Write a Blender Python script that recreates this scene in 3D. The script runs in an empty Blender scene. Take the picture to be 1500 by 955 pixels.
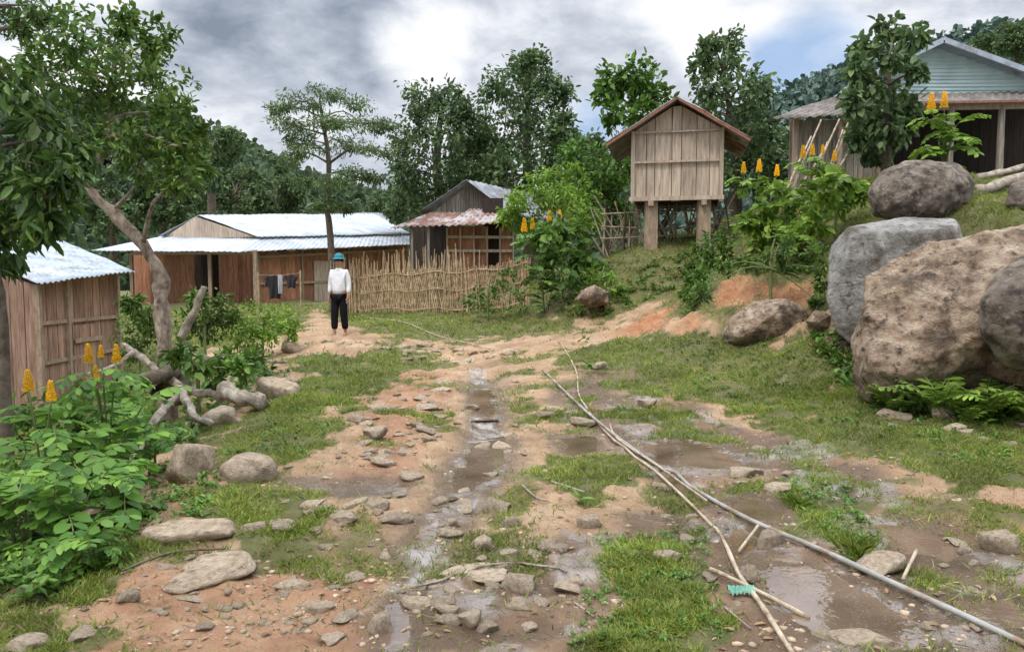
import bpy, bmesh, math, random
import numpy as np
from mathutils import Vector, Matrix, noise as mn
random.seed(7); rng=np.random.default_rng(7)
C=bpy.context.scene.collection
U=random.uniform
# ---------------------------------------------------------------- camera maths
F=1083.; CAMZ=1.6; PI=math.pi
PT=math.atan(77.5/F); cP,sP=math.cos(PT),math.sin(PT)
def ray(px,py):
    cx=(px-750)/F; cy=-(py-477.5)/F
    return (cx,cP+cy*sP,-sP+cy*cP)
def P(px,py,Y):
    d=ray(px,py); t=Y/d[1]
    return Vector((d[0]*t,Y,CAMZ+d[2]*t))
cam=bpy.data.cameras.new('camera'); co=bpy.data.objects.new('camera',cam); C.objects.link(co)
co.location=(0,0,CAMZ); co.rotation_euler=(PI/2-PT,0,0)
cam.sensor_width=36; cam.lens=F/1500*36; cam.clip_end=3000; cam.clip_start=.05
bpy.context.scene.camera=co
# ---------------------------------------------------------------- noise
def _h(xi,yi,s):
    h=(xi.astype(np.int64)*374761393+yi.astype(np.int64)*668265263+s*1274126177)&0xffffffff
    h=((h^(h>>13))*1274126177)&0xffffffff
    return ((h^(h>>16))&0xffffffff)/4294967295.
def vn(x,y,s=0):
    xi=np.floor(x); yi=np.floor(y); fx=x-xi; fy=y-yi
    fx=fx*fx*(3-2*fx); fy=fy*fy*(3-2*fy)
    a=_h(xi,yi,s); b=_h(xi+1,yi,s); c=_h(xi,yi+1,s); d=_h(xi+1,yi+1,s)
    return (a+(b-a)*fx)*(1-fy)+(c+(d-c)*fx)*fy
def fbm(x,y,s=0,o=4):
    r=0; a=.5; t=0
    for i in range(o):
        r=r+a*vn(x*2**i+i*17.3,y*2**i+i*9.1,s+i); t+=a; a*=.5
    return r/t
def ss(a,b,x):
    t=np.clip((x-a)/(b-a),0,1); return t*t*(3-2*t)
# ---------------------------------------------------------------- terrain control
ctl=[(-200,955,3.0),(0,955,3.1),(375,955,3.1),(750,955,3.12),(1100,955,3.12),(1500,955,3.15),(1750,955,3.15),
(0,862,3.75),(200,850,3.85),(250,722,5.4),(300,640,7.2),(400,572,10),(440,503,14.5),(400,442,30),(460,455,24),
(700,700,5.8),(690,620,7.9),(680,560,10.8),(650,520,13.5),(540,490,15.2),(600,470,17.5),(600,458,20),(700,455,19),(780,450,18),
(800,520,12.5),(900,500,12.8),(850,470,15),(950,475,13.5),(930,440,15.3),(1000,436,14.3),(900,385,17),(870,402,17),(950,368,17),(1040,366,17),
(1030,400,15.5),(1100,370,15),(1200,300,15),(1250,268,17),(1400,262,17.5),(1540,258,17.5),
(1000,500,11.5),(1060,500,11.2),(1200,490,10.3),(1080,404,12.6),(1080,450,12.2),(1150,448,11.8),(1150,400,12.2),(1190,400,12.2),(1000,600,8.5),(1200,600,8),(1250,590,7.8),(1400,610,7),
(1500,620,6.8),(1300,700,5.6),(1500,700,5.5),(1500,800,4.2),(1100,535,10.3),(1300,480,10),(1500,480,8.5),(1350,322,11),(1500,300,11.5),
(1500,352,9.6),(1900,420,8.5),(1900,300,12),(1800,620,6.8)]
W=[tuple(P(*c)) for c in ctl]
W+=[(-4,0,0),(0,0,0),(4,0,0),(-2,-2,0),(2,-2,0),(-3.6,5,-.3),(-4.6,7,-.55),(-6,9,-.8),(-6.5,12,-.9),(-9,13,-1),(-10,16,-.9),(-5.2,12,-.3),
(-14,20,-.5),(-14,30,.3),(-9,27,.45),(3,25,1.7),(0,23,1.0),(10,25,4.2),(20,25,4.8),(-30,60,0),(0,60,1.5),(30,60,5),(-100,150,0),(0,150,2),(100,150,8),
(-300,395,0),(0,395,3),(300,395,8),(-3,35,.9),(2,33,1.6)]
W=np.array(W)
def feat(x,y):
    yy=np.clip(y,-2.2,396)
    return np.clip(x/(yy+3),-1.3,1.3)*1.6, np.log(yy+3)
cu,cv=feat(W[:,0],W[:,1]); TN=len(W)
def tk(d2): return d2*np.log(d2+1e-9)
K=tk((cu[:,None]-cu)**2+(cv[:,None]-cv)**2)+np.eye(TN)*.002
Pm=np.stack([np.ones(TN),cu,cv],1)
A=np.zeros((TN+3,TN+3)); A[:TN,:TN]=K; A[:TN,TN:]=Pm; A[TN:,:TN]=Pm.T
sol=np.linalg.solve(A,np.concatenate([W[:,2],np.zeros(3)]))
def H0(x,y):
    x=np.atleast_1d(np.asarray(x,float)); y=np.atleast_1d(np.asarray(y,float))
    out=np.empty(len(x))
    for i in range(0,len(x),20000):
        u,v=feat(x[i:i+20000],y[i:i+20000])
        k=tk((u[:,None]-cu)**2+(v[:,None]-cv)**2)
        out[i:i+20000]=k@sol[:TN]+sol[TN]+sol[TN+1]*u+sol[TN+2]*v
    return out
TY=np.exp(np.linspace(math.log(1.8),math.log(60),420))
def G(px,py):
    d=ray(px,py); t=TY/d[1]; x=d[0]*t; z=CAMZ+d[2]*t
    h=H0(x,TY); k=np.argmax(z<h)
    if z[k]>=h[k]: k=len(TY)-1
    if k>0:
        a=z[k-1]-h[k-1]; b=h[k]-z[k]; f=a/(a+b+1e-9); y=TY[k-1]+(TY[k]-TY[k-1])*f
    else: y=TY[0]
    return (d[0]*y/d[1],float(y))
def wpoly(pts): return np.array([G(*p) for p in pts])
def sdist(poly,x,y):
    n=len(poly); best=np.full(len(x),1e9); ins=np.zeros(len(x),bool)
    for i in range(n):
        x0,y0=poly[i]; x1,y1=poly[(i+1)%n]; dx,dy=x1-x0,y1-y0
        t=np.clip(((x-x0)*dx+(y-y0)*dy)/(dx*dx+dy*dy+1e-12),0,1)
        best=np.minimum(best,(x-x0-t*dx)**2+(y-y0-t*dy)**2)
        c=((y0>y)!=(y1>y)); xx=(x1-x0)*(y-y0)/((y1-y0) if abs(y1-y0)>1e-12 else 1e-12)+x0
        ins^=c&(x<xx)
    d=np.sqrt(best); return np.where(ins,d,-d)
PUD=[wpoly(p) for p in [
 [(1100,838),(1180,832),(1240,855),(1300,880),(1360,925),(1400,970),(1240,970),(1185,925),(1130,885)],
 [(1030,802),(1085,770),(1120,798),(1088,836),(1020,842)],
 [(1070,742),(1115,725),(1148,768),(1098,772)],
 [(1400,888),(1480,876),(1520,930),(1435,945)],
 [(930,652),(1010,646),(1085,668),(1095,692),(960,686)],
 [(850,546),(925,540),(935,557),(865,561)],
 [(1245,765),(1370,772),(1430,810),(1400,835),(1300,812)],
 [(655,700),(690,650),(735,645),(750,665),(735,700),(700,722),(650,730)],
 [(430,705),(540,703),(605,714),(590,730),(490,730)],
 [(815,640),(870,640),(880,665),(830,668)],
 [(915,755),(990,765),(985,790),(925,788)],
 [(560,890),(595,870),(600,965),(555,965)],
 [(615,760),(655,745),(635,800),(595,815)],
 [(690,570),(725,570),(728,615),(692,615)]]]
PLEV=[float(H0(p[:,0],p[:,1]).mean())+(.022 if i in (0,1,2,3) else .009) for i,p in enumerate(PUD)]
RUN=wpoly([(672,545),(735,542),(748,590),(770,650),(770,700),(700,760),(650,840),(625,960),(540,960),(550,880),(582,800),(625,740),(650,690),(684,640),(676,600)])
FILM=wpoly([(690,540),(716,540),(728,600),(742,650),(738,700),(690,750),(632,825),(608,900),(606,965),(556,965),(562,880),(598,800),(648,740),(664,690),(686,640),(692,600)])
def H(x,y):
    x=np.atleast_1d(np.asarray(x,float)); y=np.atleast_1d(np.asarray(y,float))
    h=H0(x,y)
    far=ss(14,40,y)
    h=h+(fbm(x*.8,y*.8,3)-.5)*.12*(1+far*3)
    lump=fbm(x*3.1,y*3.1,11,3)
    near=1-ss(16,24,y)
    h=h+near*((np.abs(lump-.5)*2)*.07+(fbm(x*9,y*9,21,3)-.5)*.05)
    m=(y<20)
    if m.any():
        xx,yy=x[m],y[m]; hh=h[m]
        r=ss(-.12,.22,sdist(RUN,xx,yy)+(fbm(xx*3,yy*3,5)-.5)*.3)
        hh=hh-r*.07
        bank=ss(.35,.8,hh)*(xx>2)*(yy>9)*(yy<14)
        hh=hh+bank*(fbm(xx*2.6,yy*2.6,61,4)-.5)*.4
        for p,l in zip(PUD,PLEV):
            d=sdist(p,xx,yy)+(fbm(xx*4,yy*4,8)-.5)*.22
            w=ss(-.3,.02,d); det=(fbm(xx*11,yy*11,31,3)-.5)*.035
            hh=hh*(1-w)+w*(l+.010+det-ss(0,.12,d)*.045)
        h[m]=hh
    return h
def hz(x,y): return float(H([x],[y])[0])
def ground(px,py,dz=0):
    x,y=G(px,py); return Vector((x,y,hz(x,y)+dz))
# masks
def PW(l): return [wpoly(p) for p in l]
GP=PW([[(420,530),(560,508),(655,520),(600,548),(540,580),(505,600),(490,640),(445,690),(380,695),(290,680),(310,630),(390,590),(430,560)],
[(240,735),(330,712),(470,722),(485,750),(450,795),(380,800),(330,775),(240,765)],
[(-60,850),(60,822),(150,830),(215,785),(225,815),(110,890),(-60,875)],
[(500,467),(600,452),(700,448),(830,452),(930,440),(905,472),(760,497),(640,502),(540,488)],
[(800,522),(900,502),(980,490),(1200,490),(1262,560),(1400,612),(1600,625),(1600,745),(1370,722),(1250,662),(1150,622),(1000,592),(880,572),(850,540)],
[(790,690),(880,672),(950,700),(925,730),(860,745),(800,735)],[(1120,712),(1230,700),(1310,800),(1240,815),(1135,765)],
[(890,785),(1030,770),(1050,850),(1060,965),(850,965),(880,890)],[(612,608),(665,606),(668,640),(612,632)],
[(1020,735),(1110,700),(1150,720),(1110,735)],[(40,940),(140,925),(180,945),(60,960)],[(780,600),(850,590),(860,620),(790,625)],[(380,800),(460,790),(440,815)],
[(1140,600),(1260,610),(1400,690),(1300,690),(1180,650)],[(880,600),(1000,610),(1100,650),(960,640)]])
ORG_=PW([[(890,492),(950,455),(1000,443),(985,485),(930,497)],[(1035,435),(1060,410),(1130,403),(1195,410),(1200,450),(1150,455),(1080,462),(1035,455)],[(980,492),(1015,448),(1040,482)],[(930,398),(1005,396),(995,412),(940,412)],[(840,458),(880,446),(892,460),(860,468)]])
MUD=PW([[(780,562),(900,560),(1100,622),(1300,700),(1400,800),(1600,860),(1600,970),(1050,970),(950,700),(800,600)],[(600,820),(900,780),(900,970),(520,970)]])
RED=PW([[(120,850),(400,800),(560,800),(560,970),(120,970)],[(1350,740),(1600,740),(1600,830),(1420,815)],[(540,540),(670,540),(660,620),(600,720),(480,720),(540,620)]])
def pm(polys,x,y,s,amp=.09):
    r=np.zeros(len(x)); nz=(fbm(x*2.2,y*2.2,s,4)-.5); nz2=(fbm(x*9,y*9,s+5,3)-.5)
    for p in polys:
        d=sdist(p,x,y)+(nz*amp+nz2*amp*.5)*np.clip(y,3,20)
        r=np.maximum(r,ss(-.015,.03,d/np.clip(y,3,30)))
    return r
PATHF=wpoly([(450,450),(480,450),(540,490),(560,515),(520,530),(455,520),(430,470)])
def masks(x,y):
    nz=fbm(x*1.7,y*1.7,77,4)
    g=np.maximum(pm(GP,x,y,40,.13),ss(15.5,17.5,y+(nz-.5)*3)*.95)
    hh=H0(x,y)
    g=np.maximum(g,ss(.8,1.3,hh+(nz-.5)*.8)*.95)
    g=np.maximum(g,ss(.2,.5,-hh+(nz-.5)*.2))
    g=np.maximum(g,ss(.57,.66,nz)*.45)
    path=pm([PATHF],x,y,50,.03)
    g=g*(1-path)
    o=pm(ORG_,x,y,60,.035); g=g*(1-o*.95)
    w=np.maximum(pm([RUN],x,y,70,.05),0)
    for p in PUD:
        w=np.maximum(w,ss(-.22,.02,sdist(p,x,y)+(nz-.5)*.3))
    g=g*(1-w*.85)
    m=pm(MUD,x,y,80,.06); r=pm(RED,x,y,90,.06)
    w=np.maximum(w,m*ss(.42,.58,fbm(x*2.6,y*2.6,93,3))*.75)
    return g,w,o,m,r
# ---------------------------------------------------------------- object helpers
ORG={}
def tag(o,label=None,cat=None,group=None,kind=None):
    if label:o['label']=label
    if cat:o['category']=cat
    if group:o['group']=group
    if kind:o['kind']=kind
    return o
def empty(name,loc,label,cat,group=None):
    o=bpy.data.objects.new(name,None); C.objects.link(o); o.location=loc; o.empty_display_size=.2
    ORG[o.name]=Vector(loc); return tag(o,label,cat,group)
def link(me,name,m,parent=None,smooth=False,origin=None):
    me.materials.append(m)
    if smooth: me.polygons.foreach_set('use_smooth',[True]*len(me.polygons))
    o=bpy.data.objects.new(name,me); C.objects.link(o)
    if parent is not None: o.parent=parent; ORG[o.name]=ORG[parent.name]
    elif origin is not None: o.location=origin; ORG[o.name]=Vector(origin)
    else: ORG[o.name]=Vector((0,0,0))
    return o
def org_of(parent,origin):
    return ORG[parent.name] if parent is not None else (Vector(origin) if origin is not None else Vector((0,0,0)))
def fast(name,V,Q,m,parent=None,smooth=False,origin=None):
    V=np.asarray(V,np.float32)-np.array(org_of(parent,origin),np.float32)
    Q=np.asarray(Q,np.int32); me=bpy.data.meshes.new(name)
    me.vertices.add(len(V)); me.vertices.foreach_set('co',V.ravel())
    k=Q.shape[1]; me.loops.add(Q.size); me.loops.foreach_set('vertex_index',Q.ravel())
    me.polygons.add(len(Q)); me.polygons.foreach_set('loop_start',np.arange(0,Q.size,k,dtype=np.int32))
    me.update(calc_edges=True)
    return link(me,name,m,parent,smooth,origin)
class MB:
    def __init__(s): s.v=[]; s.f=[]
    def add(s,vs,fs):
        n=len(s.v); s.v+= [tuple(v) for v in vs]; s.f+=[tuple(i+n for i in f) for f in fs]
    def hexa(s,c):
        s.add(c,[(0,3,2,1),(4,5,6,7),(0,1,5,4),(1,2,6,5),(2,3,7,6),(3,0,4,7)])
    def box(s,c,size,M=None):
        x,y,z=[q/2 for q in size]; cs=[Vector(c)+Vector(q) for q in [(-x,-y,-z),(x,-y,-z),(x,y,-z),(-x,y,-z),(-x,-y,z),(x,-y,z),(x,y,z),(-x,y,z)]]
        if M: cs=[M@q for q in cs]
        s.hexa(cs)
    def beam(s,a,b,w,h,up=(0,0,1)):
        a=Vector(a);b=Vector(b); d=(b-a).normalized(); up=Vector(up)
        if abs(d.dot(up))>.98: up=Vector((0,1,0))
        r=d.cross(up).normalized()*w/2; u=r.cross(d).normalized()*h/2
        s.hexa([a-r-u,a+r-u,b+r-u,b-r-u,a-r+u,a+r+u,b+r+u,b-r+u])
    def tube(s,pts,rad,ns=8,wob=0,cap=True,nf=7):
        pts=[Vector(p) for p in pts]; n=len(pts)
        if not isinstance(rad,(list,tuple)): rad=[rad]*n
        vs=[]; prev=None
        for i in range(n):
            t=(pts[min(i+1,n-1)]-pts[max(i-1,0)]).normalized()
            if prev is None:
                r=t.cross(Vector((0,0,1)) if abs(t.z)<.9 else Vector((1,0,0))).normalized()
            else: r=(prev-t*prev.dot(t)).normalized()
            prev=r; u=t.cross(r)
            for k in range(ns):
                a=2*PI*k/ns; q=rad[i]*(1+wob*(mn.noise(pts[i]*nf+Vector((math.cos(a),math.sin(a),0))*1.3)))
                vs.append(pts[i]+(r*math.cos(a)+u*math.sin(a))*q)
        fs=[(i*ns+k,i*ns+(k+1)%ns,(i+1)*ns+(k+1)%ns,(i+1)*ns+k) for i in range(n-1) for k in range(ns)]
        if cap: fs+=[tuple(range(ns))[::-1],tuple((n-1)*ns+k for k in range(ns))]
        s.add(vs,fs)
    def build(s,name,m,parent=None,smooth=False,origin=None):
        o=org_of(parent,origin); me=bpy.data.meshes.new(name)
        me.from_pydata([(v[0]-o[0],v[1]-o[1],v[2]-o[2]) for v in s.v],[],s.f); me.update()
        return link(me,name,m,parent,smooth,origin)
def smoothpath(pts,k=4):
    pts=[Vector(p) for p in pts]; out=[]
    for i in range(len(pts)-1):
        a=pts[max(i-1,0)];b=pts[i];c=pts[i+1];d=pts[min(i+2,len(pts)-1)]
        for j in range(k):
            t=j/k; out.append(.5*((2*b)+(c-a)*t+(2*a-5*b+4*c-d)*t*t+(3*b-a-3*c+d)*t**3))
    out.append(pts[-1]); return out
# ---------------------------------------------------------------- materials
def newmat(name):
    m=bpy.data.materials.new(name); m.use_nodes=True; nt=m.node_tree; nt.nodes.clear()
    return m,nt,nt.nodes.new,nt.links.new
def ramp(N,stops):
    r=N('ShaderNodeValToRGB'); e=r.color_ramp.elements
    while len(e)<len(stops): e.new(.5)
    for q,(p,c) in zip(e,stops): q.position=p; q.color=(*c,1)
    return r
def mat(name,stops,scale=4,rough=.85,bump=.3,bs=None,stretch=(1,1,1),island=0,obj=0,spec=.3,metal=0,dist=.02,detail=8,sub=None,crack=0):
    m,nt,N,L=newmat(name)
    tc=N('ShaderNodeTexCoord'); mp=N('ShaderNodeMapping'); mp.inputs['Scale'].default_value=stretch; L(tc.outputs['Object'],mp.inputs[0])
    nz=N('ShaderNodeTexNoise'); nz.inputs['Scale'].default_value=scale; nz.inputs['Detail'].default_value=detail; nz.inputs['Roughness'].default_value=.65; L(mp.outputs[0],nz.inputs[0])
    r=ramp(N,stops); L(nz.outputs[0],r.inputs[0]); col=r.outputs[0]
    for sb in (sub if isinstance(sub,list) else [sub] if sub else []):
        n3=N('ShaderNodeTexNoise'); n3.inputs['Scale'].default_value=sb[1]; n3.inputs['Detail'].default_value=9; n3.inputs['Roughness'].default_value=.7; L(tc.outputs['Object'],n3.inputs[0])
        mr=N('ShaderNodeMapRange'); mr.inputs[1].default_value=sb[2]; mr.inputs[2].default_value=sb[3]; L(n3.outputs[0],mr.inputs[0])
        mx=N('ShaderNodeMix'); mx.data_type='RGBA'; mx.inputs[7].default_value=(*sb[0],1); L(mr.outputs[0],mx.inputs[0]); L(col,mx.inputs[6]); col=mx.outputs[2]
    hgt=None
    if crack:
        nd=N('ShaderNodeTexNoise'); nd.inputs['Scale'].default_value=crack*2.2; nd.inputs['Detail'].default_value=8; L(tc.outputs['Object'],nd.inputs[0])
        va=N('ShaderNodeVectorMath'); va.operation='MULTIPLY_ADD'; L(nd.outputs['Color'],va.inputs[0]); va.inputs[1].default_value=(1.3/crack,)*3; L(tc.outputs['Object'],va.inputs[2])
        vo=N('ShaderNodeTexVoronoi'); vo.feature='DISTANCE_TO_EDGE'; vo.inputs['Scale'].default_value=crack; L(va.outputs[0],vo.inputs[0])
        mr=N('ShaderNodeMapRange'); mr.inputs[1].default_value=.0; mr.inputs[2].default_value=.02; L(vo.outputs['Distance'],mr.inputs[0]); hgt=mr.outputs[0]
        mx=N('ShaderNodeMix'); mx.data_type='RGBA'; mx.inputs[6].default_value=(.05,.04,.03,1)
        m2=N('ShaderNodeMapRange'); m2.inputs[3].default_value=.78; L(hgt,m2.inputs[0]); L(m2.outputs[0],mx.inputs[0]); L(col,mx.inputs[7]); col=mx.outputs[2]
    for amt,src in ((island,'g'),(obj,'o')):
        if amt:
            g=N('ShaderNodeNewGeometry') if src=='g' else N('ShaderNodeObjectInfo')
            hs=N('ShaderNodeHueSaturation'); mr=N('ShaderNodeMapRange'); mr.inputs[3].default_value=1-amt; mr.inputs[4].default_value=1+amt
            L(g.outputs['Random Per Island' if src=='g' else 'Random'],mr.inputs[0]); L(mr.outputs[0],hs.inputs['Value']); L(col,hs.inputs['Color']); col=hs.outputs[0]
    b=N('ShaderNodeBsdfPrincipled'); L(col,b.inputs['Base Color']); b.inputs['Roughness'].default_value=rough
    b.inputs['Specular IOR Level'].default_value=spec; b.inputs['Metallic'].default_value=metal
    if bump:
        n2=N('ShaderNodeTexNoise'); n2.inputs['Scale'].default_value=bs or scale*3; n2.inputs['Detail'].default_value=8; n2.inputs['Roughness'].default_value=.7; L(mp.outputs[0],n2.inputs[0]); hh=n2.outputs[0]
        if hgt is not None:
            ad=N('ShaderNodeMath'); ad.operation='MULTIPLY_ADD'; L(hgt,ad.inputs[0]); ad.inputs[1].default_value=.15; L(hh,ad.inputs[2]); hh=ad.outputs[0]
        bp=N('ShaderNodeBump'); bp.inputs['Strength'].default_value=bump; bp.inputs['Distance'].default_value=dist; L(hh,bp.inputs['Height']); L(bp.outputs[0],b.inputs['Normal'])
    o=N('ShaderNodeOutputMaterial'); L(b.outputs[0],o.inputs[0]); return m
def leafmat(name,cs,trans=.3,rough=.5,spec=.3,gain=1.58):
    cs=[(min(.9,c[0]*gain*1.15),min(.9,c[1]*gain),min(.9,c[2]*gain*.85)) for c in cs]
    m,nt,N,L=newmat(name); g=N('ShaderNodeNewGeometry'); n=len(cs)
    r=ramp(N,[(i/(n-1),c) for i,c in enumerate(cs)]); L(g.outputs['Random Per Island'],r.inputs[0])
    tc=N('ShaderNodeTexCoord'); nz=N('ShaderNodeTexNoise'); nz.inputs['Scale'].default_value=1.3; L(tc.outputs['Object'],nz.inputs[0])
    mr=N('ShaderNodeMapRange'); mr.inputs[1].default_value=.3; mr.inputs[2].default_value=.7; mr.inputs[3].default_value=.65; mr.inputs[4].default_value=1.4; L(nz.outputs[0],mr.inputs[0])
    hs=N('ShaderNodeHueSaturation'); L(mr.outputs[0],hs.inputs['Value']); L(r.outputs[0],hs.inputs['Color'])
    b=N('ShaderNodeBsdfPrincipled'); L(hs.outputs[0],b.inputs['Base Color']); b.inputs['Roughness'].default_value=rough; b.inputs['Specular IOR Level'].default_value=spec
    t=N('ShaderNodeBsdfTranslucent'); L(hs.outputs[0],t.inputs[0]); mx=N('ShaderNodeMixShader'); mx.inputs[0].default_value=trans
    L(b.outputs[0],mx.inputs[1]); L(t.outputs[0],mx.inputs[2]); o=N('ShaderNodeOutputMaterial'); L(mx.outputs[0],o.inputs[0]); return m
L_dark=leafmat('leaf_dark',[(.018,.045,.012),(.038,.085,.02),(.075,.135,.03)])
L_guava=leafmat('leaf_guava',[(.025,.06,.012),(.05,.11,.022),(.10,.17,.035)])
L_mid=leafmat('leaf_mid',[(.03,.07,.015),(.055,.125,.025),(.10,.19,.04)])
L_bright=leafmat('leaf_bright',[(.055,.12,.018),(.095,.185,.028),(.16,.27,.045)],.35)
L_senna=leafmat('leaf_senna',[(.035,.10,.02),(.07,.17,.03),(.14,.28,.05)],.38,gain=1.5)
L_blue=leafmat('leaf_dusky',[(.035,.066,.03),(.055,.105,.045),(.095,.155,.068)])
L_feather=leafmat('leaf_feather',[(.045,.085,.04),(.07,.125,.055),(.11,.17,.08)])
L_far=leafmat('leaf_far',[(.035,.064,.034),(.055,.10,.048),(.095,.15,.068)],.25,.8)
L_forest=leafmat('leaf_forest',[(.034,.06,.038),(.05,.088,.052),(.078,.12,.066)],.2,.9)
L_haze=leafmat('leaf_haze',[(.06,.11,.11),(.08,.14,.13),(.11,.17,.15)],.1,.9,gain=1.2)  # distance haze painted into the leaf colours as a blue tint
L_grass=leafmat('grass',[(.055,.092,.016),(.09,.145,.024),(.13,.19,.036),(.21,.225,.075)],.4,gain=1.55)
L_dry=leafmat('dry_leaf',[(.12,.08,.04),(.22,.16,.09),(.30,.24,.15)],.15,gain=1)
L_yel=leafmat('petal',[(.82,.46,.01),(.88,.58,.02),(.88,.66,.06)],.3,gain=1)
BARK=mat('bark',[(.35,(.13,.095,.07)),(.5,(.31,.235,.175)),(.66,(.52,.43,.34))],12,.9,.9,30,(1,1,.6),dist=.03)
BARKD=mat('bark_dark',[(.35,(.07,.055,.04)),(.65,(.19,.15,.11))],9,.9,.6,25)
DEAD=mat('dead_wood',[(.35,(.16,.13,.10)),(.5,(.36,.30,.23)),(.68,(.56,.50,.41))],8,.9,1,26,(1,1,1),dist=.03)
STEM=mat('stem_green',[(.4,(.10,.13,.04)),(.6,(.18,.21,.08))],12,.7,.2)
W_orange=mat('wood_orange',[(.3,(.18,.075,.04)),(.5,(.35,.155,.085)),(.7,(.48,.25,.15))],5,.8,.3,30,(5,5,.5),island=.28)
W_tan=mat('wood_tan',[(.3,(.26,.19,.14)),(.5,(.47,.37,.28)),(.7,(.62,.52,.42))],4,.85,.4,30,(4,4,.4),island=.16)
W_shed=mat('wood_shed',[(.3,(.16,.095,.068)),(.5,(.33,.20,.14)),(.7,(.48,.33,.24))],5,.85,.4,30,(5,5,.4),island=.3)
W_grey=mat('wood_grey',[(.3,(.12,.10,.085)),(.5,(.27,.23,.185)),(.7,(.44,.38,.31))],5,.9,.4,30,(5,5,.4),island=.25)
W_dark=mat('wood_dark',[(.3,(.02,.015,.012)),(.7,(.07,.05,.04))],5,.9,.3,30,(5,5,.4),island=.3)  # near black; carries painted shade on the awning recess and wall opening
W_beam=mat('wood_beam',[(.3,(.22,.15,.10)),(.7,(.48,.36,.26))],6,.85,.4,30,(3,3,1),island=.15)
W_edge=mat('wood_red_edge',[(.3,(.20,.08,.05)),(.7,(.38,.19,.13))],6,.85,.4,30,(3,3,1))
BAMB=mat('bamboo_dry',[(.3,(.21,.14,.085)),(.5,(.42,.30,.175)),(.7,(.58,.45,.29))],7,.8,.2,20,island=.45)
POLE=mat('pole_grey',[(.3,(.22,.17,.115)),(.5,(.43,.35,.245)),(.7,(.58,.50,.37))],9,.8,.4,30,island=.15,sub=((.17,.10,.055),6,.52,.66))
PIPE=mat('pipe_grey',[(.3,(.22,.21,.19)),(.6,(.36,.35,.32)),(.75,(.46,.44,.40))],4,.6,.2,20,sub=((.22,.15,.09),5,.47,.62),spec=.4)
R_blue=mat('roof_pale_blue',[(.3,(.36,.40,.45)),(.55,(.49,.53,.58)),(.75,(.61,.64,.68))],1.2,.6,.05,8,spec=.35,metal=.1,sub=((.32,.30,.29),1.7,.50,.70))
R_left=mat('roof_blue_old',[(.3,(.26,.31,.36)),(.55,(.41,.46,.51)),(.75,(.56,.60,.64))],2,.6,.05,8,spec=.35,metal=.1,sub=((.20,.18,.165),2.2,.48,.66))
R_rust=mat('roof_rust',[(.3,(.12,.06,.045)),(.5,(.22,.115,.085)),(.7,(.36,.25,.205))],3,.85,.2,12,sub=((.42,.40,.385),1.6,.48,.58))
R_grey=mat('roof_grey',[(.3,(.14,.15,.16)),(.5,(.26,.28,.30)),(.7,(.42,.44,.46))],3,.6,.1,12,sub=((.2,.12,.08),2.5,.52,.7))
R_brown=mat('roof_brown',[(.3,(.10,.085,.075)),(.5,(.19,.165,.145)),(.7,(.34,.30,.27))],3,.8,.2,12)
CLAD=mat('cladding_pale_green',[(.3,(.50,.61,.59)),(.55,(.64,.75,.72)),(.75,(.73,.82,.79))],1.5,.5,.05,8,island=.08)
ROCK=mat('rock_tan',[(.28,(.22,.155,.095)),(.45,(.46,.355,.245)),(.66,(.64,.53,.40))],3,.9,.9,12,obj=.2,dist=.04,sub=[((.28,.20,.13),7,.52,.7),((.12,.095,.07),2.2,.56,.7)])
BOULD=mat('boulder_tan',[(.3,(.17,.12,.08)),(.45,(.35,.25,.17)),(.56,(.50,.38,.27)),(.70,(.62,.51,.39))],4.5,.92,1,11,dist=.10,sub=[((.12,.085,.06),1.3,.50,.61),((.085,.065,.048),11,.53,.64),((.52,.49,.41),17,.64,.70)],crack=.6)
BOULG=mat('boulder_grey',[(.3,(.10,.082,.064)),(.5,(.21,.172,.135)),(.7,(.36,.31,.25))],4.4,.92,1,11,dist=.07,sub=[((.065,.05,.04),6,.48,.61),((.42,.39,.33),16,.63,.70)],crack=.6)
BOULP=mat('boulder_pale',[(.3,(.17,.16,.14)),(.5,(.28,.265,.24)),(.7,(.42,.405,.37))],4.4,.92,1,11,dist=.06,sub=[((.11,.095,.075),1.7,.48,.60),((.08,.07,.06),12,.53,.66),((.50,.49,.45),18,.62,.70)],crack=.5)
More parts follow.
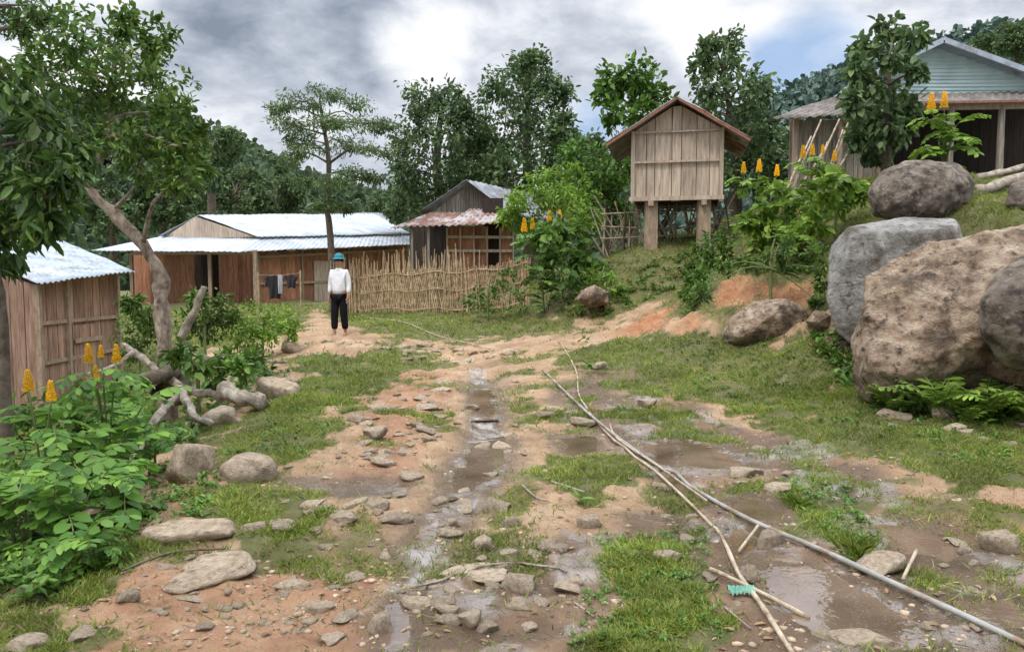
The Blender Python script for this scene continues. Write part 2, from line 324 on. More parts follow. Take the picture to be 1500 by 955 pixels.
def ground_mat():
    m,nt,N,L=newmat('ground_soil'); tc=N('ShaderNodeTexCoord'); co=tc.outputs['Object']
    def noise(s,d=8,r=.65):
        n=N('ShaderNodeTexNoise'); n.inputs['Scale'].default_value=s; n.inputs['Detail'].default_value=d; n.inputs['Roughness'].default_value=r; L(co,n.inputs[0]); return n.outputs[0]
    def mix(f,a,b,mode='MIX'):
        x=N('ShaderNodeMix'); x.data_type='RGBA'; x.blend_type=mode
        for s,v in ((0,f),(6,a),(7,b)):
            if isinstance(v,tuple): x.inputs[s].default_value=(*v,1)
            elif isinstance(v,(int,float)): x.inputs[s].default_value=v
            else: L(v,x.inputs[s])
        return x.outputs[2]
    def math_(op,a,b):
        x=N('ShaderNodeMath'); x.operation=op
        for i,v in enumerate((a,b)):
            if isinstance(v,(int,float)): x.inputs[i].default_value=v
            else: L(v,x.inputs[i])
        return x.outputs[0]
    a1=N('ShaderNodeVertexColor'); a1.layer_name='mask'; s1=N('ShaderNodeSeparateColor'); L(a1.outputs[0],s1.inputs[0])
    a2=N('ShaderNodeVertexColor'); a2.layer_name='mask2'; s2=N('ShaderNodeSeparateColor'); L(a2.outputs[0],s2.inputs[0])
    g,w,o=s1.outputs; mu,re,fi=s2.outputs
    def rp(src,st):
        r=ramp(N,st); L(src,r.inputs[0]); return r.outputs[0]
    dirt=rp(noise(1.6,12,.72),[(.3,(.23,.14,.078)),(.5,(.42,.27,.155)),(.66,(.58,.41,.26))])
    dred=rp(noise(1.9,12,.72),[(.3,(.22,.11,.058)),(.5,(.41,.225,.125)),(.68,(.56,.36,.22))])
    dmud=rp(noise(2.6,12,.72),[(.3,(.07,.044,.027)),(.5,(.18,.112,.07)),(.7,(.34,.23,.15))])
    org=rp(noise(3,10,.7),[(.3,(.23,.088,.038)),(.5,(.43,.195,.085)),(.7,(.57,.31,.155))])
    wet=rp(noise(3,8,.7),[(.3,(.07,.048,.034)),(.7,(.20,.143,.10))])
    soil=rp(noise(5,8,.7),[(.3,(.055,.07,.018)),(.5,(.105,.12,.032)),(.7,(.20,.18,.075))])
    c=mix(re,dirt,dred); c=mix(math_('MULTIPLY',mu,.74),c,dmud); c=mix(o,c,org); c=mix(math_('MULTIPLY',w,.74),c,wet)
    v=N('ShaderNodeTexVoronoi'); v.inputs['Scale'].default_value=26; L(co,v.inputs[0])
    st=N('ShaderNodeMapRange'); st.inputs[1].default_value=.32; st.inputs[2].default_value=.22; L(v.outputs['Distance'],st.inputs[0])
    gate=N('ShaderNodeMapRange'); gate.inputs[1].default_value=.48; gate.inputs[2].default_value=.55; L(noise(3.3,4),gate.inputs[0])
    v3=N('ShaderNodeTexVoronoi'); v3.inputs['Scale'].default_value=8.5; L(co,v3.inputs[0])
    st3=N('ShaderNodeMapRange'); st3.inputs[1].default_value=.34; st3.inputs[2].default_value=.28; L(math_('ADD',v3.outputs['Distance'],math_('MULTIPLY',noise(22,4),.12)),st3.inputs[0])
    sm=math_('MULTIPLY',st.outputs[0],gate.outputs[0]); sm=math_('MAXIMUM',sm,math_('MULTIPLY',st3.outputs[0],gate.outputs[0])); sm=math_('MULTIPLY',sm,math_('SUBTRACT',1,g))
    vc=N('ShaderNodeSeparateColor'); L(v.outputs['Color'],vc.inputs[0]); sc=rp(vc.outputs[0],[(0,(.26,.175,.11)),(1,(.62,.48,.34))])
    c=mix(math_('MULTIPLY',sm,.55),c,sc)
    gm=N('ShaderNodeMapRange'); gm.inputs[1].default_value=.12; gm.inputs[2].default_value=.5; L(math_('MULTIPLY',g,math_('ADD',noise(7,6),.45)),gm.inputs[0])
    c=mix(math_('MULTIPLY',gm.outputs[0],.9),c,soil)
    c=mix(math_('MULTIPLY',fi,.55),c,(.12,.095,.075))
    b=N('ShaderNodeBsdfPrincipled'); L(c,b.inputs['Base Color'])
    wr=N('ShaderNodeMapRange'); wr.inputs[1].default_value=.25; wr.inputs[2].default_value=.75; L(math_('MULTIPLY',w,math_('ADD',noise(6,6),.5)),wr.inputs[0])
    ro=N('ShaderNodeMapRange'); ro.inputs[3].default_value=.92; ro.inputs[4].default_value=.25; L(wr.outputs[0],ro.inputs[0])
    rf=N('ShaderNodeMix'); rf.data_type='FLOAT'; L(fi,rf.inputs[0]); L(ro.outputs[0],rf.inputs[2]); rf.inputs[3].default_value=.11; L(rf.outputs[0],b.inputs['Roughness'])
    ir=N('ShaderNodeMix'); ir.data_type='FLOAT'; L(fi,ir.inputs[0]); ir.inputs[2].default_value=1.45; ir.inputs[3].default_value=2.5; L(ir.outputs[0],b.inputs['IOR'])
    b.inputs['Specular IOR Level'].default_value=.5
    hgt=math_('ADD',math_('MULTIPLY',noise(14,10,.75),1.05),math_('MULTIPLY',sm,.45)); hgt=math_('ADD',hgt,math_('MULTIPLY',noise(60,4),.32)); hgt=math_('MULTIPLY',hgt,math_('SUBTRACT',1,math_('MULTIPLY',fi,.85)))
    bp=N('ShaderNodeBump'); bp.inputs['Distance'].default_value=.045; bp.inputs['Strength'].default_value=1; L(hgt,bp.inputs['Height']); L(bp.outputs[0],b.inputs['Normal'])
    out=N('ShaderNodeOutputMaterial'); L(b.outputs[0],out.inputs[0]); return m
def water_mat():
    m,nt,N,L=newmat('puddle_water'); b=N('ShaderNodeBsdfPrincipled'); tc=N('ShaderNodeTexCoord')
    n=N('ShaderNodeTexNoise'); n.inputs['Scale'].default_value=2; L(tc.outputs['Object'],n.inputs[0]); r=ramp(N,[(.3,(.10,.065,.042)),(.7,(.22,.15,.105))]); L(n.outputs[0],r.inputs[0]); L(r.outputs[0],b.inputs['Base Color'])
    b.inputs['Roughness'].default_value=.03; b.inputs['Specular IOR Level'].default_value=.5; b.inputs['IOR'].default_value=3.1
    n2=N('ShaderNodeTexNoise'); n2.inputs['Scale'].default_value=14; L(tc.outputs['Object'],n2.inputs[0]); bp=N('ShaderNodeBump'); bp.inputs['Distance'].default_value=.003; bp.inputs['Strength'].default_value=.6; L(n2.outputs[0],bp.inputs['Height']); L(bp.outputs[0],b.inputs['Normal'])
    o=N('ShaderNodeOutputMaterial'); L(b.outputs[0],o.inputs[0]); return m
# ---------------------------------------------------------------- ground mesh
ys=np.concatenate([np.linspace(-2.1,2,10)[:-1],np.arange(2,11,.03),11*np.exp(np.linspace(0,math.log(30/11),170)),30*np.exp(np.linspace(0,math.log(13),60))[1:]])
us=np.linspace(-1,1,520); nx=len(us)
YY,UU=np.meshgrid(ys,us,indexing='ij'); XX=UU*(.85*(YY+3)+1)
gx,gy=XX.ravel(),YY.ravel(); gz=H(gx,gy)
V=np.stack([gx,gy,gz],1); ii=np.arange(len(ys)-1)[:,None]*nx+np.arange(nx-1)[None,:]; ii=ii.ravel()
Q=np.stack([ii,ii+1,ii+nx+1,ii+nx],1)
go=fast('ground',V,Q,ground_mat(),smooth=True); tag(go,kind='structure')
mg,mw,mo,mm,mr_=masks(gx,gy)
film=ss(-.03,.06,sdist(FILM,gx,gy)+(fbm(gx*5,gy*5,150,4)-.5)*.26)*ss(.34,.48,fbm(gx*3.5,gy*3.5,160,3)+.12)
film=np.maximum(film,mm*ss(.54,.62,fbm(gx*3,gy*3,170,4))*.8*(gy<9))
for nm,(a,b,c) in (('mask',(mg,mw,mo)),('mask2',(mm,mr_,film))):
    at=go.data.color_attributes.new(nm,'FLOAT_COLOR','POINT'); at.data.foreach_set('color',np.stack([a,b,c,np.ones(len(a))],1).astype(np.float32).ravel())
WM=water_mat()
for p,l in zip(PUD,PLEV):
    c=p.mean(0); m=MB(); k=len(p); m.add([(c[0]+(q[0]-c[0])*1.12,c[1]+(q[1]-c[1])*1.12,l) for q in p],[tuple(range(k))[::-1]])
    o=m.build('puddle',WM); tag(o,kind='structure')
# ---------------------------------------------------------------- leaves
def nrm(a): return a/(np.linalg.norm(a,axis=1,keepdims=True)+1e-9)
def leafgeo(c,d,nn,L,Wd,fold=.18,droop=.12,blunt=.9):
    d=nrm(d); s=nrm(np.cross(d,nn)); n=np.cross(s,d); L=L[:,None]; Wd=Wd[:,None]
    b=c; t=c+d*L-n*L*droop
    l1=c+d*L*.3+s*Wd*.5+n*Wd*fold; r1=c+d*L*.3-s*Wd*.5+n*Wd*fold
    l2=c+d*L*.72+s*Wd*.5*blunt+n*(Wd*fold-L*droop*.5); r2=c+d*L*.72-s*Wd*.5*blunt+n*(Wd*fold-L*droop*.5)
    V=np.stack([b,r1,r2,t,l2,l1],1).reshape(-1,3); k=np.arange(len(c))*6
    Q=np.concatenate([np.stack([k,k+1,k+2,k+3],1),np.stack([k,k+3,k+4,k+5],1)])
    return V,Q
class LV:
    def __init__(s): s.V=[];s.Q=[];s.n=0
    def add(s,V,Q): s.V.append(V); s.Q.append(Q+s.n); s.n+=len(V)
    def build(s,name,m,parent=None,origin=None): return fast(name,np.concatenate(s.V),np.concatenate(s.Q),m,parent,False,origin)
def clump(lv,c,r,n,L,asp=.45,flat=1.,droop=.3,tw=9,blunt=.85,sig=.22):
    c=np.array(c); tips=nrm(rng.normal(size=(tw,3)))*r*rng.uniform(.35,1,(tw,1)); tips[:,2]*=flat
    k=rng.integers(0,tw,n); off=rng.normal(size=(n,3))*r*sig; off[:,2]*=flat**.5
    p=c+tips[k]+off; d=nrm(tips[k])*.6+rng.normal(size=(n,3))*.6; d[:,2]-=droop
    nn=rng.normal(size=(n,3))*.5+np.array([0,0,1.]); l=L*rng.uniform(.6,1.25,n)
    lv.add(*leafgeo(p,d,nn,l,l*asp*rng.uniform(.8,1.15,n),blunt=blunt))
    return [Vector(c+t) for t in tips]
def tree(name,label,Y,trunk,clumps,lm,bark=BARKD,leaf=.1,asp=.45,n=200,flat=1.,droop=.3,group=None,spread=.35,cat='tree',tw=9,sig=.22,limb=1.,names=('trunk','crown'),rg=1.,twob=.35):
    pts=[P(p[0],p[1],Y) for p in trunk]
    b=pts[0]; gzv=hz(b.x,b.y); base=Vector((b.x,b.y,gzv-.05)); pts[0]=base.copy(); pts[0].z=gzv-.12
    t=empty(name,base,label,cat,group)
    rad=[p[2] for p in trunk]; m=MB(); sp=smoothpath(pts,4); rr=[]
    for i in range(len(rad)-1): rr+=[rad[i]+(rad[i+1]-rad[i])*j/4 for j in range(4)]
    rr.append(rad[-1]); m.tube(sp,rr,9,twob)
    lv=LV(); xs=[c[0] for c in clumps]; cw=(max(xs)-min(xs)+60)/F*Y
    up=sp[len(sp)//3:]
    for c in clumps:
        q=P(c[0],c[1],Y+U(-1,1)*cw*spread); r=c[2]/F*Y*rg
        tips=clump(lv,q,r,int(n*(c[3] if len(c)>3 else 1)),leaf,asp,flat,droop,tw,sig=sig)
        s=min(up,key=lambda v:(v-q).length+max(0,v.z-q.z)*2); k=sp.index(s); r0=min(rr[k]*.6,.02*limb+(q-s).length*.02*limb)
        mid=(s+q)/2+Vector((U(-.1,.1),U(-.1,.1),U(0,.2)))*(q-s).length
        m.tube(smoothpath([s,mid,q],3),[r0*(1-.1*i) for i in range(7)],6)
        for tp in tips[:5]: m.tube([q,(q+tp)/2+Vector((0,0,r*.1)),tp],[r0*.35,r0*.25,r0*.12],4)
    m.build(names[0],bark,t,True); lv.build(names[1],lm,t); return t
def autoclumps(cx,cy,rx,ry,k,r):
    out=[]
    for i in range(k):
        a=U(0,2*PI); q=U(.2,1)**.5; out.append((cx+math.cos(a)*rx*q,cy+math.sin(a)*ry*q,r*U(.7,1.2)))
    return out
tree('broadleaf_tree','dark leafy tree at the left edge with long drooping leaves',6.5,[(6,575,.05),(4,480,.045),(-6,400,.04),(-20,300,.035),(-10,200,.03)],
 [(20,240,52),(32,322,44),(68,290,38),(82,210,42),(40,170,40),(5,362,28),(96,255,28),(60,332,22),(118,215,20),(-30,200,60),(-40,320,60),(0,120,38),(75,260,34)],L_dark,BARKD,.15,.32,170,droop=.8)
tree('guava_tree','twisted tree with peeling pale trunk beside the plank shed',9.5,[(245,552,.105),(240,500,.092),(235,450,.085),(236,410,.08),(222,375,.074),(195,342,.068),(163,310,.062),(132,280,.055),(122,264,.052),(134,240,.048),(152,222,.042),(158,180,.038),(165,120,.03)],
 [(100,110,52),(160,60,48),(215,80,44),(240,130,44),(180,150,44),(130,180,42),(230,190,42),(262,215,32),(60,100,44),(90,50,40),(60,170,40),(208,240,34),(268,262,26),(30,130,35),(200,120,48),(285,200,20),(298,240,16),(180,35,26),(230,60,26),(250,165,30),(175,205,32),(130,90,40),(120,140,40)],L_guava,BARK,.105,.42,270,twob=.9,limb=.7)
tree('overhanging_tree','fine leaved branch hanging into the top left corner',5.,[(-140,700,.06),(-130,300,.05),(-100,60,.04),(-40,10,.02)],
 [(15,10,26),(50,8,22),(30,40,14),(-20,10,40),(60,28,10)],L_dark,BARKD,.05,.35,150)
tree('feathery_tree','tall thin tree with flat feathery layers in front of the blue roofed house',22,[(488,398,.11),(484,345,.10),(478,300,.085),(482,240,.07),(474,185,.05),(468,145,.03)],
 [(440,150,30),(480,138,32),(520,152,30),(420,182,30),(470,182,38),(530,182,36),(562,184,22),(450,218,32),(500,212,34),(545,222,28),(425,235,24),(520,252,28),(548,262,20),(488,268,28),(470,300,22),(500,305,16),(452,268,22),(436,205,26),(410,160,20),(500,180,30)],L_feather,BARKD,.13,.32,420,flat=.35,tw=18,sig=.18,limb=.7)
BGK=dict(rg=1.15,tw=16,sig=.22)
tree('background_tree','dark broad tree left of centre behind the rusty awning house',34,[(645,400,.3),(645,300,.25),(640,240,.2),(645,170,.1)],
 [(620,150,24),(652,148,22),(608,190,32),(650,192,38),(690,188,26),(598,230,28),(640,240,42),(690,240,36),(610,282,32),(660,290,38),(582,302,22),(692,290,32),(675,165,18),(590,260,22),(630,300,26)],L_far,BARKD,.24,.5,520,**BGK)
tree('background_tree','tallest dark tree behind the bright green bush',33,[(775,400,.3),(775,300,.25),(772,220,.2),(775,130,.1)],
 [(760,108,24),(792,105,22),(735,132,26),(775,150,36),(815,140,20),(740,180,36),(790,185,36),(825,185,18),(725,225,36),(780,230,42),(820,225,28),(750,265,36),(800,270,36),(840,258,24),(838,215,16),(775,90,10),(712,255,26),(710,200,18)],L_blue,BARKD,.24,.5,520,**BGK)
tree('background_tree','small round crowned tree showing just left of the granary roof',24,[(928,400,.14),(930,300,.12),(928,200,.1),(925,130,.05)],
 [(898,118,18),(930,108,20),(955,118,16),(888,142,14),(925,142,26),(962,142,16),(905,170,18),(940,172,20),(925,120,20)],L_mid,BARKD,.24,.55,160,**BGK)
tree('background_tree','tall leafy tree rising right behind the granary roof',23,[(1080,400,.2),(1078,300,.17),(1075,200,.12),(1060,110,.06)],
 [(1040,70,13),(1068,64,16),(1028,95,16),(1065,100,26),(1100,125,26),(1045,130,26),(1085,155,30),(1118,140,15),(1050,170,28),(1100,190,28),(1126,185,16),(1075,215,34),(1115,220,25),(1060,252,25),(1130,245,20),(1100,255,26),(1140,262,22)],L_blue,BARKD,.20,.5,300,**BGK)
tree('background_tree','dense green tree between the bright bush and the granary',22,[(890,400,.12),(888,330,.1),(884,260,.07)],
 [(858,242,24),(890,235,24),(870,270,26),(902,280,24),(886,310,26),(915,250,18),(860,300,22),(912,312,18),(840,225,18)],L_mid,BARKD,.19,.5,300,**BGK)
tree('papaya_like_tree','dark big leaved tree in front of the pale green gable',15,[(1296,300,.12),(1298,240,.10),(1300,170,.08),(1300,90,.05)],
 [(1262,68,16),(1300,45,18),(1338,52,15),(1290,82,22),(1322,92,20),(1258,105,18),(1340,108,11),(1282,130,22),(1246,152,15),(1300,150,26),(1330,150,16),(1265,180,20),(1302,190,25),(1254,202,13),(1322,182,14),(1285,215,20)],L_blue,BARKD,.20,.55,130,droop=.6)
bg=[(165,290,55,50,45,'low dark tree at the far left behind the plank shed'),(310,215,38,50,40,'tall pale edged tree above the left end of the blue roof'),
 (240,290,40,35,46,'round dark tree behind the left end of the blue roof'),(345,285,38,35,48,'rounded tree behind the middle of the blue roof'),(405,285,30,35,50,'rounded tree left of the feathery tree'),
 (575,305,30,22,50,'low tree in the gap right of the feathery tree'),(540,330,30,15,52,'low bush showing over the right end of the blue roof'),(720,290,40,30,42,'dark tree filling the gap behind the two middle houses'),
 (830,290,30,40,36,'dark tree behind the bright green bush'),(960,230,50,40,40,'dark tree behind the granary body'),(1180,225,40,30,30,'dense tree left of the brown wing roof'),(1440,72,22,12,60,'distant tree on the right skyline above the pale gable'),(1490,60,20,22,55,'distant tree at the top right corner of the skyline'),
 (700,235,34,45,44,'broad dark tree filling the middle of the tree line'),(860,245,26,34,40,'slender dark tree right of the tallest tree')]
for i,(cx,cy,rx,ry,Y,lab) in enumerate(bg):
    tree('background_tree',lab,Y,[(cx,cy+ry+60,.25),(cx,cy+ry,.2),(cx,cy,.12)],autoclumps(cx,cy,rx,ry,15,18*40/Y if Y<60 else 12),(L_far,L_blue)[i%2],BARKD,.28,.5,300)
def shrub(label,Y,base,clumps,lm,leaf,asp=.45,n=120,cat='shrub',name='leafy_shrub',droop=.2,stem=.03,spread=.3):
    return tree(name,label,Y,[(base[0],base[1],stem),(base[0],base[1]-25,stem*.7),(base[0]+5,base[1]-50,stem*.4)],clumps,lm,STEM,leaf,asp,n,droop=droop,cat=cat,names=('stem','foliage'),spread=spread,limb=.5)
shrub('bright green bush with fine leaves behind the woven fence',19,(810,420),[(780,290,33),(820,283,33),(850,300,30),(800,262,22),(760,300,22),(840,268,22),(868,322,22),(745,318,18),(800,312,30),(838,330,25),(770,335,20)],L_bright,.14,.4,300)
shrub('large leaved shrub with yellow flower spikes at the right end of the fence',16.5,(825,430),[(800,350,24),(840,360,26),(820,388,24),(798,378,16),(850,380,16),(790,350,14),(852,345,16),(815,335,16),(840,402,14)],L_mid,.22,.6,65,droop=.5)
shrub('low weeds growing against the woven fence',17,(715,455),[(700,430,12),(730,425,14),(715,442,14),(750,432,16),(690,445,10),(745,405,10)],L_mid,.11,.4,90)
shrub('dense shrub on the slope to the right of the granary posts',14.5,(1040,415),[(1025,365,18),(1050,355,18),(1035,385,18),(1060,378,16),(1015,390,12)],L_mid,.11,.45,160)
shrub('leafy bush on the bank beneath the leaning poles',13.5,(1150,390),[(1120,300,16),(1150,315,18),(1180,300,20),(1120,340,18),(1165,345,16),(1145,280,12),(1100,325,12)],L_bright,.20,.55,60,droop=.4)
shrub('broad leaved bush above the pale grey boulder',12.5,(1225,330),[(1210,275,18),(1232,298,18),(1240,262,14),(1200,300,16),(1195,328,14),(1255,290,10)],L_bright,.19,.55,60,droop=.4)
shrub('tangled greenery draped over the red bank',11.8,(1130,400),[(1090,384,11),(1120,380,12),(1150,384,12),(1180,386,14),(1205,420,12),(1060,392,10),(1025,432,12),(1200,445,10),(1210,395,14),(1195,370,14),(1150,365,14)],L_guava,.085,.4,160)
shrub('overgrown shrubs covering the bank face left of the red earth',12.9,(1025,430),[(1015,412,12),(1030,405,12),(1008,430,10),(1018,455,8)],L_mid,.10,.42,130)
shrub('low green bush at the path edge left of the standing man',13.5,(385,510),[(370,472,26),(400,468,24),(345,482,26),(430,484,16),(405,492,22),(360,497,22)],L_bright,.09,.45,230)
shrub('dark green bush between the twisted trunk and the path',12.5,(300,500),[(300,458,24),(288,435,16),(325,445,20),(310,485,24),(275,480,22),(335,465,18)],L_guava,.10,.45,180)
shrub('shrub beside the right wall of the plank shed',12.2,(205,540),[(205,455,20),(195,480,26),(215,505,26),(190,440,12),(228,475,16),(185,515,22)],L_guava,.10,.4,190)
shrub('leafy plants growing around the fallen log',9,(290,560),[(290,532,18),(325,524,16),(265,522,16),(350,545,16),(310,552,14),(370,527,12)],L_mid,.13,.5,90)
shrub('dark undergrowth between the shed wall and the candle bushes',7.2,(150,640),[(120,600,28),(170,598,24),(60,610,28),(200,622,22),(150,640,30),(90,650,30),(20,620,32),(215,660,18)],L_mid,.12,.5,100)
shrub('tangle of broad leaves filling the left foreground under the candle bushes',4.6,(80,830),[(30,755,34),(90,780,32),(150,790,26),(40,800,34),(110,812,28),(195,780,18),(180,745,22),(0,720,36),(80,725,28)],L_mid,.065,.5,110)
shrub('grass like bush on the hillside left of the granary posts',15.5,(880,440),[(870,400,14),(890,410,16),(905,425,12),(865,430,12),(850,445,10)],L_bright,.11,.3,100)
def compound(lv,m,b,az,Lc,el=.7,pairs=6,lw=.5,sag=1.3,ll=.36):
    b=np.array(b); pts=[]; p=b.copy(); e=el
    for i in range(pairs+1):
        pts.append(p.copy()); p=p+np.array([math.cos(az)*math.cos(e),math.sin(az)*math.cos(e),math.sin(e)])*Lc/pairs; e-=sag/pairs
    pts=np.array(pts); m.tube([Vector(q) for q in pts],[.006*Lc/.5]*len(pts),4)
    tan=np.gradient(pts,axis=0); tan=nrm(tan); s=np.array([-math.sin(az),math.cos(az),0]); c=[];d=[];nn=[];L=[]
    for i in range(1,pairs+1):
        up=np.cross(tan[i],s); up=up if up[2]>0 else -up
        for sg in (-1,1):
            c.append(pts[i]); d.append(s*sg*.9+tan[i]*.5+np.array([0,0,-.15])+rng.normal(size=3)*.1); nn.append(up+rng.normal(size=3)*.18); L.append(Lc*ll*(.5+.5*math.sin(PI*(i+1)/(pairs+2)))*U(.88,1.12))
    L=np.array(L); lv.add(*leafgeo(np.array(c),np.array(d),np.array(nn),L,L*lw,fold=.12,droop=.12,blunt=1.05))
def spike(base,h,parent):
    lv=LV(); n=90; t=np.linspace(0,1,n); a=t*n*2.4; r=.22*h*np.sqrt(np.clip(1.02-t,0,1))
    c=np.stack([base[0]+np.cos(a)*r*.5,base[1]+np.sin(a)*r*.5,base[2]+t*h],1); d=np.stack([np.cos(a)*.8,np.sin(a)*.8,np.full(n,.6)],1); nn=np.stack([np.cos(a),np.sin(a),-np.full(n,.4)],1)+rng.normal(size=(n,3))*.2
    L=.17*h*(1-t*.45)*rng.uniform(.8,1.25,n); lv.add(*leafgeo(c,d,nn,L,L*.95,fold=.25)); return lv.build('flower_spike',L_yel,parent)
def senna(label,px,Y,h,stems,Lc,flowers=(),lm=L_senna,name='candle_bush',leafn=6,pairs=6,cat='plant',z0=None):
    x=(px-750)/F*Y; g=hz(x,Y) if z0 is None else z0; t=empty(name,(x,Y,g),label,cat); m=MB(); lv=LV()
    for s in range(stems):
        a=U(0,2*PI); lean=U(.15,.5)*h; hh=h*U(.55,1.05)
        top=Vector((x+math.cos(a)*lean,Y+math.sin(a)*lean,g+hh)); p=smoothpath([Vector((x+math.cos(a)*.05,Y+math.sin(a)*.05,g-.05)),Vector((x+math.cos(a)*lean*.35,Y+math.sin(a)*lean*.35,g+hh*.5)),top],4)
        m.tube(p,[.013-.001*i for i in range(len(p))],6)
        for k in range(leafn):
            f=.3+.7*k/(leafn-1); q=p[min(int(f*(len(p)-1)+.5),len(p)-1)]; compound(lv,m,q,a+k*2.4+U(-.3,.3),Lc*U(.55,1.1),U(.2,1.2),random.choice((pairs-1,pairs,pairs+1)))
    for fx,fy,fh in flowers:
        b=P(fx,fy,Y+U(-.1,.1)); m.tube(smoothpath([Vector((x,Y,g+h*.5)),Vector(((x+b.x)/2,(Y+b.y)/2,(g+h*.5)*.4+b.z*.6)),b],3),.007,5)
        spike(b,fh/F*Y,t)
        for k in range(4): compound(lv,m,b-Vector((0,0,.10+.06*k)),U(0,6.28),Lc*.7,U(.1,.6),pairs)
    m.build('stem',STEM,t,True); lv.build('foliage',lm,t)
    return t
senna('candle bush with two upright yellow flower spikes at the left edge',50,5.0,.62,3,.40,[(42,574,32),(75,588,30)],pairs=5)
senna('candle bush with four orange flower spikes in front of the shed',150,5.6,.62,3,.40,[(130,532,28),(171,532,28),(141,562,26),(148,524,18)],pairs=5)
senna('lowest leafy candle bush without flowers in the left foreground',90,4.2,.38,3,.35,pairs=6,leafn=5)
senna('flowerless candle bush closest to the bottom left grass',20,4.35,.5,3,.37,pairs=6,leafn=5)
senna('flowerless candle bush leaning toward the pale bank rocks',160,4.75,.45,3,.35,pairs=6,leafn=5)
senna('candle bush standing behind the others at the foot of the shed',180,6.8,.6,3,.38,pairs=5)
senna('broad leaved plant at the far left edge below the dark tree',-10,5.6,.7,3,.40,pairs=5)
senna('small candle bush between the dead branch and the bank rock',215,6.0,.4,2,.30,pairs=5)
senna('candle bush seedling beside the tan rock in the left foreground',130,3.95,.22,2,.26,pairs=5)
senna('low candle bush filling the gap below the four orange spikes',110,5.1,.5,3,.38,pairs=5,leafn=5)
senna('flowering candle bush on the knoll behind the dark top boulder',1375,13.2,1.0,4,.55,[(1364,162,24),(1383,158,22)],L_bright)
senna('candle bush with orange spikes beside the leaning poles',1185,13.8,.9,3,.5,[(1176,232,18),(1190,228,16),(1205,226,13),(1222,236,15)],L_bright)
senna('candle bush with orange spikes just right of the granary',1100,14.2,.9,3,.5,[(1089,254,16),(1112,252,18),(1138,258,16)],L_bright)
senna('leafy candle bush spreading over the grey boulder tops',1165,12.6,.55,3,.42,(),L_bright)
senna('big leaved plant with yellow spikes near the end of the fence',800,16.2,1.2,4,.5,[(768,340,20),(780,336,16),(805,325,16),(820,321,13)],L_mid)
def fern(label,px,py,h,fr):
    b=ground(px,py); t=empty('fern',b,label,'fern'); lv=LV(); m=MB()
    for k in range(fr): compound(lv,m,b+Vector((U(-.06,.06),U(-.06,.06),0)),k*2*PI/fr+U(-.3,.3),h*U(.7,1.1),U(1.0,1.5),12,.28,1.2,.24)
    m.build('stem',STEM,t); lv.build('frond',L_bright,t)
for a in [('fern with tall fronds at the foot of the big tan boulder',1375,612,.62,11),('spreading fern under the overhang of the dark boulder',1440,612,.55,11),('small fern left of the other ferns below the tan boulder',1315,606,.36,9),('fern at the right edge under the dark boulder',1495,614,.5,10),('low fern in front of the boulder overhang',1410,618,.32,9)]: fern(*a)
# ---------------------------------------------------------------- grass / weeds
def grass(n,ya,yb,s,name,label,hmul=1.):
    y=1/rng.uniform(1/yb,1/ya,n); x=rng.uniform(-1,1,n)*(y*.80+.7)
    g,w,o,m_,r_=masks(x,y); nz=fbm(x*5,y*5,120,3)
    p=g*ss(.27,.52,nz+.05*(y>6))+.014; k=rng.uniform(size=n)<p; x,y,nz=x[k],y[k],nz[k]; z=H(x,y)
    sc=(.75+np.clip(y,3,26)*.045); h=rng.uniform(.012,.040,len(x))*sc*(.35+nz*1.5)*hmul; wd=rng.uniform(.0028,.0058,len(x))*sc*(1+np.clip(y-6,0,20)*.08)
    a=rng.uniform(0,2*PI,len(x)); lx=rng.normal(size=(len(x),2))*.85*h[:,None]
    b=np.stack([x,y,z-.006],1); s_=np.stack([np.cos(a),np.sin(a),a*0],1)*wd[:,None]; tip=b+np.stack([lx[:,0],lx[:,1],h],1)
    V=np.stack([b-s_,b+s_,tip+s_*.25,tip-s_*.25],1).reshape(-1,3); q=np.arange(len(x))[:,None]*4+np.arange(4)
    o=fast(name,V,q,L_grass); tag(o,label,'grass',None,'stuff')
grass(560000,2.7,9,0,'near_grass','short green grass in patches along the muddy track')
grass(340000,8,27,0,'far_grass','grass covering the slope and the ground by the fence')
def inpoly(poly,n):
    pa=np.array(poly,float); out=[]
    while len(out)<n:
        q=np.stack([rng.uniform(pa[:,0].min(),pa[:,0].max(),n*3),rng.uniform(pa[:,1].min(),pa[:,1].max(),n*3)],1); d=sdist(pa,q[:,0],q[:,1]); out+=list(q[d>0])
    return out[:n]
lv=LV()
